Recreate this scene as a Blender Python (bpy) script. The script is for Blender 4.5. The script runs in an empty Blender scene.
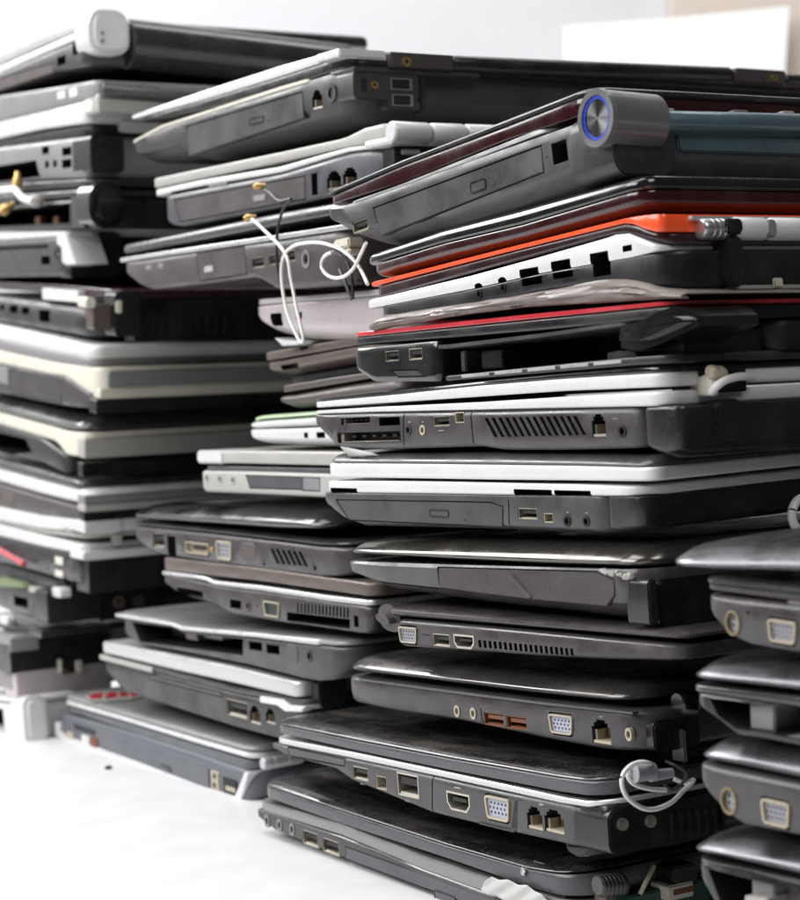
import bpy, bmesh, math, random
from mathutils import Vector, Matrix
random.seed(7)
scene = bpy.context.scene
col = scene.collection
rad = math.radians

# ------------------------------------------------------------------ camera
F_PX = 1900.0                      # focal length in photo pixels (photo 800 wide)
CAM_H = 0.2
cam_rot = Matrix.Rotation(rad(90 - 1.2), 3, 'X') @ Matrix.Rotation(rad(-3.0), 3, 'Z')
cd = bpy.data.cameras.new('camera')
cam = bpy.data.objects.new('camera', cd)
col.objects.link(cam)
cam.matrix_world = Matrix.Translation((0, 0, CAM_H)) @ cam_rot.to_4x4()
cd.sensor_fit = 'HORIZONTAL'; cd.sensor_width = 36.0
cd.lens = 36.0 * F_PX / 800.0
cd.clip_start = 0.02; cd.clip_end = 50
cd.dof.use_dof = True; cd.dof.focus_distance = 0.73; cd.dof.aperture_fstop = 19
scene.camera = cam
C0 = Vector((0, 0, CAM_H))

def ray(px, py):
    return cam_rot @ Vector(((px - 400) / F_PX, -(py - 450) / F_PX, -1.0))

YAW = rad(31.2)
def row_axes(yaw=0.0):
    a = YAW + yaw
    return Vector((math.cos(a), math.sin(a), 0)), Vector((-math.sin(a), math.cos(a), 0))
EX, EY = row_axes()
EZ = Vector((0, 0, 1))
def on_row(px, py, s):             # point of the photo on the vertical plane s metres along the row normal
    d = ray(px, py)
    return C0 + d * (s / d.dot(EX))

# ------------------------------------------------------------------ materials
MATS = {}
def mat(name, color, rough=0.5, metal=0.0, coat=0.0, dust=0.0, wear=0.0, dustcol=(0.42, 0.38, 0.34), bump=0.0, spec=0.5, grain=0.0):
    m = bpy.data.materials.new(name); m.use_nodes = True
    nt = m.node_tree; N = nt.nodes; L = nt.links
    b = N['Principled BSDF']
    b.inputs['Roughness'].default_value = rough
    b.inputs['Metallic'].default_value = metal
    b.inputs['Coat Weight'].default_value = coat
    b.inputs['Coat Roughness'].default_value = 0.08
    b.inputs['Specular IOR Level'].default_value = spec
    tc = N.new('ShaderNodeTexCoord')
    # large soft mottling of the colour and of the gloss
    n1 = N.new('ShaderNodeTexNoise'); n1.inputs['Scale'].default_value = 38; n1.inputs['Detail'].default_value = 6
    n1.inputs['Roughness'].default_value = 0.65
    L.new(tc.outputs['Object'], n1.inputs['Vector'])
    mr = N.new('ShaderNodeMapRange'); mr.inputs[1].default_value = 0.3; mr.inputs[2].default_value = 0.72
    mr.inputs[3].default_value = max(0.03, rough - 0.1 - wear * 0.1); mr.inputs[4].default_value = min(1, rough + 0.12 + wear * 0.15)
    L.new(n1.outputs['Fac'], mr.inputs[0]); L.new(mr.outputs[0], b.inputs['Roughness'])
    c = list(color) + [1]
    mix = N.new('ShaderNodeMix'); mix.data_type = 'RGBA'
    mix.inputs['A'].default_value = [x * (0.97 - wear * 0.22) for x in color] + [1]
    mix.inputs['B'].default_value = [min(1, x * (1.02 + wear * 0.2) + wear * 0.004) for x in color] + [1]
    L.new(n1.outputs['Fac'], mix.inputs['Factor'])
    out = mix.outputs['Result']
    if dust > 0:
        # settled dust: fine specks and smears, heavier on faces that look up
        n2 = N.new('ShaderNodeTexNoise'); n2.inputs['Scale'].default_value = 900; n2.inputs['Detail'].default_value = 3
        L.new(tc.outputs['Object'], n2.inputs['Vector'])
        mp = N.new('ShaderNodeMapping'); mp.inputs['Scale'].default_value = (60, 14, 40); mp.inputs['Rotation'].default_value = (0, 0, 0.5)
        L.new(tc.outputs['Object'], mp.inputs['Vector'])
        n3 = N.new('ShaderNodeTexNoise'); n3.inputs['Scale'].default_value = 1.0; n3.inputs['Detail'].default_value = 8; n3.inputs['Roughness'].default_value = 0.7
        L.new(mp.outputs[0], n3.inputs['Vector'])
        r2 = N.new('ShaderNodeMapRange'); r2.inputs[1].default_value = 0.56; r2.inputs[2].default_value = 0.78
        L.new(n2.outputs['Fac'], r2.inputs[0])
        r3 = N.new('ShaderNodeMapRange'); r3.inputs[1].default_value = 0.45; r3.inputs[2].default_value = 0.75
        L.new(n3.outputs['Fac'], r3.inputs[0])
        g = N.new('ShaderNodeNewGeometry'); sx = N.new('ShaderNodeSeparateXYZ'); L.new(g.outputs['Normal'], sx.inputs[0])
        up = N.new('ShaderNodeMapRange'); up.inputs[1].default_value = 0.0; up.inputs[2].default_value = 0.9
        up.inputs[3].default_value = 0.45; up.inputs[4].default_value = 1.0
        L.new(sx.outputs['Z'], up.inputs[0])
        a = N.new('ShaderNodeMath'); a.operation = 'ADD'; L.new(r2.outputs[0], a.inputs[0])
        h = N.new('ShaderNodeMath'); h.operation = 'MULTIPLY'; L.new(r3.outputs[0], h.inputs[0]); h.inputs[1].default_value = 0.8
        L.new(h.outputs[0], a.inputs[1])
        k = N.new('ShaderNodeMath'); k.operation = 'MULTIPLY'; L.new(a.outputs[0], k.inputs[0]); L.new(up.outputs[0], k.inputs[1])
        k2 = N.new('ShaderNodeMath'); k2.operation = 'MULTIPLY'; k2.use_clamp = True; L.new(k.outputs[0], k2.inputs[0]); k2.inputs[1].default_value = dust
        m2 = N.new('ShaderNodeMix'); m2.data_type = 'RGBA'
        L.new(k2.outputs[0], m2.inputs['Factor']); L.new(out, m2.inputs['A']); m2.inputs['B'].default_value = list(dustcol) + [1]
        out = m2.outputs['Result']
        ra = N.new('ShaderNodeMath'); ra.operation = 'MULTIPLY_ADD'; ra.use_clamp = True
        L.new(k2.outputs[0], ra.inputs[0]); ra.inputs[1].default_value = 0.6; L.new(mr.outputs[0], ra.inputs[2])
        L.new(ra.outputs[0], b.inputs['Roughness'])
    L.new(out, b.inputs['Base Color'])
    if not (bump or grain):
        MATS[name] = m
        return m
    nb = N.new('ShaderNodeTexNoise'); nb.inputs['Scale'].default_value = 1500 if grain else 260; nb.inputs['Detail'].default_value = 2
    L.new(tc.outputs['Object'], nb.inputs['Vector'])
    bp = N.new('ShaderNodeBump'); bp.inputs['Strength'].default_value = max(bump, grain, 0.03); bp.inputs['Distance'].default_value = 0.0006
    L.new(nb.outputs['Fac'], bp.inputs['Height']); L.new(bp.outputs[0], b.inputs['Normal'])
    MATS[name] = m
    return m

mat('grey',      (0.042, 0.039, 0.041), 0.34, dust=0.14, wear=0.6, grain=0.10)
mat('grey_dark', (0.020, 0.018, 0.020), 0.36, dust=0.14, wear=0.6, grain=0.08)
mat('grey_purple', (0.036, 0.030, 0.034), 0.30, dust=0.16, wear=0.7, grain=0.08)
mat('grey_brown', (0.055, 0.045, 0.046), 0.38, dust=0.2, wear=0.6)
mat('grey_light', (0.20, 0.19, 0.197), 0.38, dust=0.15, wear=0.5)
mat('grey_dusty', (0.11, 0.097, 0.093), 0.5, dust=0.5, wear=0.8, dustcol=(0.36, 0.33, 0.29))
mat('slate',     (0.100, 0.106, 0.122), 0.42, dust=0.10, wear=0.4)
mat('blue_grey', (0.058, 0.055, 0.063), 0.36, dust=0.1, wear=0.4)
mat('charcoal',  (0.010, 0.010, 0.012), 0.28, dust=0.08, wear=0.6)
mat('black',     (0.005, 0.005, 0.006), 0.34, dust=0.05, wear=0.6)
mat('gloss',     (0.006, 0.006, 0.007), 0.14, coat=0.5, dust=0.05, wear=0.6)
mat('gloss_dusty', (0.008, 0.0075, 0.008), 0.16, coat=0.4, dust=0.22, wear=0.9)
mat('bronze',    (0.105, 0.098, 0.088), 0.18, metal=0.75, coat=0.3, dust=0.07, wear=0.6)
mat('gun',       (0.075, 0.074, 0.077), 0.26, metal=0.3, dust=0.12, wear=0.5)
mat('gun_dark',  (0.026, 0.026, 0.030), 0.22, metal=0.2, coat=0.3, dust=0.10, wear=0.5)
mat('silver',    (0.55, 0.55, 0.55), 0.34, metal=0.35, dust=0.12, wear=0.3)
mat('silver_grey', (0.25, 0.257, 0.252), 0.38, metal=0.2, dust=0.2, wear=0.4)
mat('trim',      (0.60, 0.59, 0.60), 0.30, metal=0.6, dust=0.03, wear=0.3)
mat('trim_dull', (0.27, 0.265, 0.255), 0.33, metal=0.6, dust=0.08, wear=0.5)
mat('rim_grey',  (0.060, 0.062, 0.068), 0.28, dust=0.14, wear=0.6)
mat('white',     (0.62, 0.612, 0.612), 0.26, coat=0.2, dust=0.04, wear=0.15, dustcol=(0.30, 0.27, 0.24))
mat('cream',     (0.62, 0.59, 0.50), 0.33, dust=0.12, wear=0.3)
mat('old_white', (0.36, 0.35, 0.325), 0.40, dust=0.2, wear=0.5)
mat('pink_silver', (0.46, 0.41, 0.41), 0.33, metal=0.15, dust=0.08, wear=0.3)
mat('taupe',     (0.105, 0.080, 0.068), 0.36, metal=0.15, dust=0.12, wear=0.5)
mat('taupe_dark', (0.07, 0.052, 0.050), 0.4, dust=0.1, wear=0.4)
mat('red',       (0.50, 0.035, 0.045), 0.22, coat=0.4, wear=0.4)
mat('dark_red',  (0.026, 0.003, 0.004), 0.16, coat=0.4, dust=0.04, wear=0.6)
mat('maroon_black', (0.022, 0.006, 0.008), 0.25, coat=0.3, wear=0.5)
mat('orange',    (0.85, 0.085, 0.020), 0.28, coat=0.3, wear=0.2)
mat('teal',      (0.075, 0.122, 0.138), 0.28, metal=0.2, coat=0.3, dust=0.10, wear=0.6)
mat('green',     (0.44, 0.56, 0.36), 0.4, wear=0.2)
mat('port_dark', (0.006, 0.006, 0.006), 0.5)
mat('port_metal', (0.58, 0.54, 0.46), 0.32, metal=0.85, dust=0.2, wear=0.5, dustcol=(0.3, 0.25, 0.18))
mat('port_cream', (0.44, 0.385, 0.29), 0.4, metal=0.2, dust=0.25, wear=0.6, dustcol=(0.25, 0.15, 0.07))
mat('vga_blue',  (0.36, 0.37, 0.46), 0.45, dust=0.15, wear=0.3)
mat('vga_grey',  (0.27, 0.27, 0.30), 0.45, dust=0.15, wear=0.3)
mat('rust',      (0.19, 0.070, 0.028), 0.5, metal=0.3, wear=0.9)
mat('gold',      (0.62, 0.42, 0.17), 0.35, metal=0.9)
mat('ring_blue', (0.02, 0.05, 0.40), 0.3, coat=0.3, wear=0.4)
mat('brushed',   (0.55, 0.54, 0.55), 0.28, metal=0.9, wear=0.6)
mat('rubber',    (0.05, 0.05, 0.053), 0.7)
mat('cable_white', (0.75, 0.73, 0.71), 0.4, dust=0.1, wear=0.3)
mat('cable_black', (0.018, 0.018, 0.02), 0.4)
mat('board_green', (0.03, 0.075, 0.05), 0.5, dust=0.2, wear=0.5)
mat('paper',     (0.50, 0.49, 0.475), 0.5, dust=0.15, wear=0.4)
mat('sheet_brown', (0.17, 0.145, 0.13), 0.35, wear=0.8)
mat('sheen', (0.125, 0.125, 0.135), 0.25, metal=0.85, dust=0.06, wear=0.5)
mat('gloss_edge', (0.085, 0.08, 0.076), 0.2, metal=0.7, coat=0.3, dust=0.20, wear=0.8)
mat('pcb_pale', (0.16, 0.20, 0.10), 0.5, dust=0.2, wear=0.6)
mat('brass_old', (0.23, 0.185, 0.10), 0.45, metal=0.3, wear=0.6)
mat('cap_grey', (0.15, 0.148, 0.155), 0.28, metal=0.3, coat=0.2, dust=0.08, wear=0.5)
mat('blue_dark', (0.02, 0.025, 0.07), 0.4)

# ------------------------------------------------------------------ mesh helpers
def obj(name, bm, mats, parent=None, smooth=True, ang=32):
    me = bpy.data.meshes.new(name)
    bmesh.ops.remove_doubles(bm, verts=bm.verts, dist=1e-7)
    bm.to_mesh(me); bm.free()
    for m in (mats if isinstance(mats, (list, tuple)) else [mats]):
        me.materials.append(MATS[m])
    return link(name, me, parent, smooth, ang)

def link(name, me, parent=None, smooth=True, ang=32):
    if smooth and len(me.polygons):
        me.polygons.foreach_set('use_smooth', [True] * len(me.polygons))
        me.set_sharp_from_angle(angle=rad(ang))
    o = bpy.data.objects.new(name, me); col.objects.link(o)
    if parent is not None: o.parent = parent
    return o

def tag(o, label, cat, group=None, kind=None):
    o['label'] = label; o['category'] = cat
    if group: o['group'] = group
    if kind: o['kind'] = kind

def prism(bm, poly, x0, x1, mi=0, top=None):
    """poly: list of (y, z); extruded along x from x0 (outer) to x1."""
    top = top or poly
    va = [bm.verts.new((x0, y, z)) for y, z in poly]
    vb = [bm.verts.new((x1, y, z)) for y, z in top]
    n = len(poly)
    fs = [bm.faces.new(va), bm.faces.new(vb[::-1])]
    for i in range(n):
        fs.append(bm.faces.new((va[i], vb[i], vb[(i + 1) % n], va[(i + 1) % n])))
    for f in fs: f.material_index = mi
    bmesh.ops.recalc_face_normals(bm, faces=fs)
    return fs

def ring_prism(bm, outer, inner, x0, x1, mi=0):
    n = len(outer)
    A = [bm.verts.new((x0, y, z)) for y, z in outer]; B = [bm.verts.new((x0, y, z)) for y, z in inner]
    Cc = [bm.verts.new((x1, y, z)) for y, z in outer]; D = [bm.verts.new((x1, y, z)) for y, z in inner]
    fs = []
    for i in range(n):
        j = (i + 1) % n
        fs += [bm.faces.new((A[i], A[j], B[j], B[i])), bm.faces.new((B[i], B[j], D[j], D[i])),
               bm.faces.new((C_ for C_ in (Cc[j], Cc[i], D[i], D[j]))), bm.faces.new((A[j], A[i], Cc[i], Cc[j]))]
    for f in fs: f.material_index = mi
    bmesh.ops.recalc_face_normals(bm, faces=fs)

def circ(cy, cz, ry, rz, n=20, a0=0):
    return [(cy + ry * math.cos(a0 + 2 * math.pi * i / n), cz + rz * math.sin(a0 + 2 * math.pi * i / n)) for i in range(n)]

def rrect(y0, y1, z0, z1, r, n=4):
    r = min(r, (y1 - y0) * 0.49, (z1 - z0) * 0.49)
    out = []
    for cx, cz, a in ((y1 - r, z1 - r, 0), (y0 + r, z1 - r, 90), (y0 + r, z0 + r, 180), (y1 - r, z0 + r, 270)):
        for k in range(n + 1):
            t = rad(a + 90 * k / n)
            out.append((cx + r * math.cos(t), cz + r * math.sin(t)))
    return out

def shrink(poly, d):
    """inset a convex-ish polygon by d (negative grows it)."""
    n = len(poly); out = []
    area = sum(poly[i][0] * poly[(i + 1) % n][1] - poly[(i + 1) % n][0] * poly[i][1] for i in range(n))
    s = 1 if area > 0 else -1
    for i in range(n):
        p0, p1, p2 = poly[i - 1], poly[i], poly[(i + 1) % n]
        e1 = Vector((p1[0] - p0[0], p1[1] - p0[1])); e2 = Vector((p2[0] - p1[0], p2[1] - p1[1]))
        if e1.length < 1e-9 or e2.length < 1e-9: out.append(p1); continue
        e1.normalize(); e2.normalize()
        n1 = Vector((-e1.y, e1.x)) * s; n2 = Vector((-e2.y, e2.x)) * s
        b = n1 + n2
        if b.length < 1e-6: b = n1.copy()
        b.normalize(); k = d / max(0.35, b.dot(n1))
        out.append((p1[0] + b.x * k, p1[1] + b.y * k))
    return out

def tube(bm, pts, r, n=10, closed=False, mi=0):
    """round cable through 3-D points (Catmull-Rom smoothed)."""
    P = [Vector(p) for p in pts]; S = []
    for i in range(len(P) - 1):
        p0 = P[max(0, i - 1)]; p1 = P[i]; p2 = P[i + 1]; p3 = P[min(len(P) - 1, i + 2)]
        for k in range(6):
            t = k / 6
            S.append(0.5 * ((2 * p1) + (-p0 + p2) * t + (2 * p0 - 5 * p1 + 4 * p2 - p3) * t * t + (-p0 + 3 * p1 - 3 * p2 + p3) * t ** 3))
    S.append(P[-1])
    rings = []
    up = Vector((0.3, 0.2, 0.93))
    for i, p in enumerate(S):
        d = (S[min(i + 1, len(S) - 1)] - S[max(i - 1, 0)]).normalized()
        a = d.cross(up).normalized(); b = d.cross(a)
        rings.append([bm.verts.new(p + (a * math.cos(2 * math.pi * k / n) + b * math.sin(2 * math.pi * k / n)) * r) for k in range(n)])
    fs = []
    for i in range(len(rings) - 1):
        for k in range(n):
            fs.append(bm.faces.new((rings[i][k], rings[i][(k + 1) % n], rings[i + 1][(k + 1) % n], rings[i + 1][k])))
    fs.append(bm.faces.new(rings[0][::-1])); fs.append(bm.faces.new(rings[-1]))
    for f in fs: f.material_index = mi
    bmesh.ops.recalc_face_normals(bm, faces=fs)

PROF = {   # (share of the height, inset in mm) from bottom to top
    'box':   [(0, .7), (.10, .15), (.2, 0), (.8, 0), (.90, .15), (1, .7)],
    'strip': [(0, .35), (.18, 0), (.82, 0), (1, .35)],
    'lid':   [(0, .8), (.12, .1), (.3, 0), (.55, .2), (.75, .9), (.9, 2.4), (.97, 4.5), (1, 8)],
    'crown': [(0, 1.0), (.07, .3), (.16, 0), (.24, .15), (.34, .7), (.5, 2.0), (.66, 3.5), (.78, 5.2), (.88, 8), (.95, 12), (1, 19)],
    'base':  [(0, 1.6), (.05, .6), (.13, 0), (.84, 0), (.91, .3), (.96, .85), (1, 1.9)],
    'under': [(0, 9), (.10, 5), (.22, 2.2), (.36, .7), (.52, 0), (.9, 0), (.96, .15), (1, .6)],
    'plate': [(0, 6), (.06, 3), (.12, 1), (.17, .2), (.22, 0), (.92, 0), (.97, .15), (1, .6)],
    'keel':  [(0, 14), (.10, 8), (.22, 4.5), (.34, 2.2), (.37, 1.2), (.45, .5), (.9, 0), (1, .9)],
    'round': [(0, 5), (.08, 2.4), (.2, .9), (.36, .1), (.5, 0), (.64, .1), (.8, .9), (.92, 2.4), (1, 5)],
}

class Slab:
    def __init__(s, pts, W, x0=0.0, prof='box', r=0.008, nmid=10):
        # pts: (y, ztop, zbot) sorted by y
        s.p = sorted(pts); s.W = W; s.x0 = x0; s.prof = PROF[prof] if isinstance(prof, str) else prof; s.r = r; s.yk = 1.0 if prof in ('box', 'base', 'strip', 'round') else .45
        if prof == 'crown':
            hm = sum(a[1] - a[2] for a in s.p) / len(s.p); k = min(2.0, max(.6, hm / .006))
            s.prof = [(a, b * k) for a, b in s.prof]
        s.yn = s.p[0][0]; s.yf = s.p[-1][0]
    def zz(s, y):
        p = s.p
        if y <= p[0][0]: return p[0][1], p[0][2]
        for a, b in zip(p, p[1:]):
            if y <= b[0]:
                t = (y - a[0]) / max(1e-9, b[0] - a[0])
                return a[1] + (b[1] - a[1]) * t, a[2] + (b[2] - a[2]) * t
        return p[-1][1], p[-1][2]
    def inset(s, t):
        t = min(1, max(0, t)); q = s.prof
        for a, b in zip(q, q[1:]):
            if t <= b[0]: return (a[1] + (b[1] - a[1]) * (t - a[0]) / (b[0] - a[0])) / 1000
        return q[-1][1] / 1000
    def x_at(s, y, z):
        zt, zb = s.zz(y)
        return s.x0 + s.inset((z - zb) / max(1e-6, zt - zb))
    def mesh(s, bm):
        lv = s.prof; rings = []
        L = s.yf - s.yn
        inner = sorted(set([p[0] for p in s.p[1:-1]] + [s.yn + L * k / 16 for k in range(1, 16)]))
        for t, ins in lv:
            i = min(ins / 1000, L * 0.3); r = max(s.r - i * 0.6, 0.0008); r = min(r, L * 0.2)
            a, b = s.yn + i * s.yk, s.yf - i * s.yk; x = s.x0 + i
            chain = []
            for k in range(7):
                th = rad(270 - 90 * k / 6); chain.append((x + r + r * math.cos(th), a + r + r * math.sin(th)))
            for y in inner:
                chain.append((x, a + r + (y - s.yn) / L * (b - a - 2 * r)))
            for k in range(7):
                th = rad(180 - 90 * k / 6); chain.append((x + r + r * math.cos(th), b - r + r * math.sin(th)))
            left = []; right = []
            for (cx, cy) in chain:
                zt, zb = s.zz(cy); z = zb + (zt - zb) * t
                left.append(bm.verts.new((cx, cy, z))); right.append(bm.verts.new((2 * s.x0 + s.W - cx, cy, z)))
            rings.append((left, right))
        fs = []
        n = len(rings[0][0])
        for (l0, r0), (l1, r1) in zip(rings, rings[1:]):
            a = l0 + r0[::-1]; b = l1 + r1[::-1]; m = len(a)
            for k in range(m):
                fs.append(bm.faces.new((a[k], a[(k + 1) % m], b[(k + 1) % m], b[k])))
        for (l, r_) in (rings[0], rings[-1]):
            for k in range(n - 1):
                fs.append(bm.faces.new((l[k], l[k + 1], r_[k + 1], r_[k])))
        bmesh.ops.recalc_face_normals(bm, faces=fs)

def extend(pts, x):
    """continue a traced strip in a straight line to photo column x."""
    (x0, a0, b0), (x1, a1, b1) = pts[-2:]
    k = (x - x1) / (x1 - x0)
    return pts + [(x, a1 + (a1 - a0) * k, b1 + (b1 - b0) * k)]

class Laptop:
    """One laptop. Outlines are measured on the photograph's side faces and become metres on the laptop's own side plane."""
    def __init__(s, label, group, S, layers, ports=(), W=0.33, roll=0.0, ref=0, yaw=0.0, name='laptop', cat='laptop'):
        lp = layers[ref]['pts']
        F = on_row(lp[0][0], lp[0][2], S); Nn = on_row(lp[-1][0], lp[-1][2], S)
        d = F - Nn
        pitch = math.atan2(d.z, d.dot(EY))
        s.rot = (Matrix.Rotation(YAW, 3, 'Z') @ Matrix.Rotation(yaw, 3, 'Z') @ Matrix.Rotation(pitch, 3, 'X') @ Matrix.Rotation(-roll, 3, 'Y'))
        s.o = Nn
        ycor = min(s.at(q[-1][0], q[-1][1])[0] for q in [l['pts'] for l in layers])
        zlow = min(s.at(q[0], q[2])[1] for l in layers for q in l['pts'])
        s.o = s.o + s.rot @ Vector((0, ycor, zlow))
        e = bpy.data.objects.new(name, None); col.objects.link(e)
        e.empty_display_size = 0.02
        e.matrix_world = Matrix.Translation(s.o) @ s.rot.to_4x4()
        tag(e, label, cat, group)
        s.e = e; s.W = W; s.slabs = []; s.objs = []
        for l in layers:
            pts = [(lambda a, b: (a[0], a[1], b[1]))(s.at(x, yt), s.at(x, yb)) for x, yt, yb in l['pts']]
            sl = Slab(pts, l.get('W', W), l.get('x0', 0.0), l.get('prof', 'box'), l.get('r', 0.008))
            s.slabs.append(sl)
        s.yn = min(sl.yn for sl in s.slabs)
        cuts = {}; post = []
        for p in ports:
            k = p.get('on', len(layers) - 1)
            s.port(p, s.slabs[k], cuts.setdefault(k, bmesh.new()), post, k)
        for k, l in enumerate(layers):
            bm = bmesh.new(); s.slabs[k].mesh(bm)
            me = bpy.data.meshes.new(l['n']); bm.to_mesh(me); bm.free(); me.materials.append(MATS[l['m']])
            if k in cuts and len(cuts[k].verts):
                me = cut(me, cuts[k], l['m'])
            o = link(l['n'], me, e, True, 34)
            if 'label' in l: o['label'] = l['label']
            s.objs.append(o)
        for (nm, bm, ms, k, sub) in post:
            o = obj(nm, bm, ms, e)
            if sub:
                for (n2, b2, m2) in sub: obj(n2, b2, m2, o)
    def loc(s, d):                                     # where a ray meets the side plane x = 0
        n = s.rot @ Vector((1, 0, 0))
        return s.rot.transposed() @ (C0 + d * ((s.o - C0).dot(n) / d.dot(n)) - s.o)
    def at(s, px, py):
        q = s.loc(ray(px, py)); return q.y, q.z
    def back(s, px, py, y=0.0):                        # on the rear face, (x, z)
        n = s.rot @ Vector((0, 1, 0)); o = s.o + n * y; d = ray(px, py)
        q = s.rot.transposed() @ (C0 + d * ((o - C0).dot(n) / d.dot(n)) - s.o)
        return q.x, q.z
    def poly(s, P): return [s.at(*p) for p in P]
    def rect(s, x0, y0, x1, y1):
        xc = (x0 + x1) / 2; yc = (y0 + y1) / 2
        a, c = s.at(x1, yc)[0], s.at(x0, yc)[0]; b, d = s.at(xc, y1)[1], s.at(xc, y0)[1]
        return a, c, b, d                              # y0 < y1, z0 < z1

    def port(s, p, sl, cb, post, k):
        T = p['t']; g = p.get('g')
        def add(nm, bm, ms, sub=None): post.append((nm, bm, ms, k, sub))
        if T in ('usb', 'fire', 'esata', 'hdmi', 'slot', 'card', 'vga', 'dvi', 'rj', 'block'):
            y0, y1, z0, z1 = s.rect(*g); yc = (y0 + y1) / 2; zc = (z0 + z1) / 2; w = y1 - y0; h = z1 - z0
            x = sl.x_at(yc, zc); xo = min(sl.x_at(yc, z0), sl.x_at(yc, zc), sl.x_at(yc, z1))
        if T in ('audio', 'jack', 'din', 'dot', 'screw'):
            yc, zc = s.at(g[0], g[1]); rz = abs(s.at(g[0], g[1] - g[2])[1] - zc)
            ry = rz * p.get('asp', 1.0); x = xo = sl.x_at(yc, zc)
        if T in ('usb', 'fire', 'esata'):
            R = rrect(y0, y1, z0, z1, 0.0004, 2)
            prism(cb, R, xo - 0.004, x + 0.011)
            bm = bmesh.new(); O = shrink(R, 0.00004); I = shrink(R, 0.00045 if T != 'esata' else 0.0008)
            ring_prism(bm, O, I, x + 0.0002, x + 0.010, 0)
            if T == 'fire':
                prism(bm, rrect(yc - w * .16, yc + w * .2, zc - h * .16, zc + h * .14, .0003, 2), x + .0012, x + .010, 1)
            else:
                t0 = z0 + h * (.50 if not p.get('flip') else .16)
                prism(bm, [(y0 + w * .12, t0), (y1 - w * .12, t0), (y1 - w * .12, t0 + h * .3), (y0 + w * .12, t0 + h * .3)], x + .0010, x + .010, 1)
                for q in range(4):                     # contacts on the tongue
                    yy = y0 + w * (.22 + .18 * q)
                    prism(bm, [(yy, t0 - .00012), (yy + w * .07, t0 - .00012), (yy + w * .07, t0 + .0001), (yy, t0 + .0001)], x + .0018, x + .008, 0)
                # sprung lip along the lower edge of the shell
                prism(bm, [(y0 + w * .1, z0 + .0003), (y1 - w * .1, z0 + .0003), (y1 - w * .1, z0 + h * .17), (y0 + w * .1, z0 + h * .17)], x + .0008, x + .009, 0)
            add('usb_port' if T == 'usb' else ('firewire_port' if T == 'fire' else 'drive_port'), bm, [p.get('shell', 'port_metal'), p.get('tongue', 'port_dark')])
        elif T == 'hdmi':
            P = [(y0, z1), (y1, z1), (y1, z0 + h * .38), (y1 - w * .16, z0), (y0 + w * .16, z0), (y0, z0 + h * .38)]
            prism(cb, shrink(P, -0.0002), xo - .004, x + .010)
            bm = bmesh.new(); ring_prism(bm, shrink(P, -.0001), shrink(P, .0007), x + .0001, x + .009, 0)
            prism(bm, rrect(y0 + w * .2, y1 - w * .2, zc, zc + h * .2, .0002, 2), x + .001, x + .009, 1)
            add('video_port', bm, [p.get('shell', 'port_metal'), 'port_dark'])
        elif T in ('vga', 'dvi'):
            tp = w * (.07 if T == 'vga' else .03)
            P = shrink([(y1, z1), (y0, z1), (y0 + tp, z0), (y1 - tp, z0)], 0)
            R = rrect(y0, y1, z0, z1, h * .2, 4)
            R = [(yc + (q[0] - yc) * (1 - (z1 - q[1]) / h * tp / w * 2), q[1]) for q in R]
            prism(cb, shrink(R, -.0007), xo - .004, x + .004)
            bm = bmesh.new()
            ring_prism(bm, R, shrink(R, h * .10), x - .0006, x + .0035, 0)
            ins = shrink(R, h * .10 + .00005)
            prism(bm, ins, x + (.0004 if T == 'vga' else .0022), x + .0034, 1)
            if T == 'vga':
                for row in range(3):
                    for q in range(5):
                        cy = yc + w * (.29 - .145 * q + (.05 if row == 1 else 0)); cz = zc + h * (.2 - .2 * row)
                        prism(bm, circ(cy, cz, h * .05, h * .05, 8), x + .0002, x + .0020, 2)
            else:
                prism(bm, rrect(y0 + w * .2, y1 - w * .2, zc - h * .14, zc + h * .14, h * .1), x + .0012, x + .003, 2)
            # jack-screw flange behind the plug shell
            add('monitor_port', bm, [p.get('shell', 'port_cream'), p.get('ins', 'vga_blue'), 'port_dark'])
        elif T == 'rj':
            P = [(y0, z0), (y1, z0), (y1, z0 + h * .70), (y1 - w * .13, z0 + h * .70), (y1 - w * .13, z0 + h * .88), (y1 - w * .27, z0 + h * .88),
                 (y1 - w * .27, z1), (y0 + w * .27, z1), (y0 + w * .27, z0 + h * .88), (y0 + w * .13, z0 + h * .88), (y0 + w * .13, z0 + h * .70), (y0, z0 + h * .70)]
            if h > w * 1.1:
                P = [(y0, z0), (y1, z0), (y1, z0 + h * .86), (y1 - w * .22, z0 + h * .86), (y1 - w * .22, z1), (y0 + w * .22, z1), (y0 + w * .22, z0 + h * .86), (y0, z0 + h * .86)]
            prism(cb, P, xo - .004, x + .011)
            bm = bmesh.new()
            prism(bm, [(y0 + w * .04, z0 + .0001), (y1 - w * .04, z0 + .0001), (y1 - w * .04, z0 + h * .13), (y0 + w * .04, z0 + h * .13)], x + .0003, x + .010, 0)
            prism(bm, [(y1 - w * .14, z0 + .0002), (y1 - w * .03, z0 + .0002), (y1 - w * .03, z0 + h * .55), (y1 - w * .14, z0 + h * .55)], x + .0012, x + .010, 2)
            for q in range(6):
                yy = y0 + w * (.2 + .1 * q)
                prism(bm, [(yy, z0 + h * .18), (yy + w * .045, z0 + h * .18), (yy + w * .045, z0 + h * .6), (yy, z0 + h * .6)], x + .0055, x + .0062, 1)
            add('network_port', bm, [p.get('shell', 'port_metal'), 'gold', 'port_metal'])
        elif T in ('slot', 'card'):
            prism(cb, rrect(y0, y1, z0, z1, p.get('r', .0003), 2), xo - .004, x + p.get('d', .008))
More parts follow.
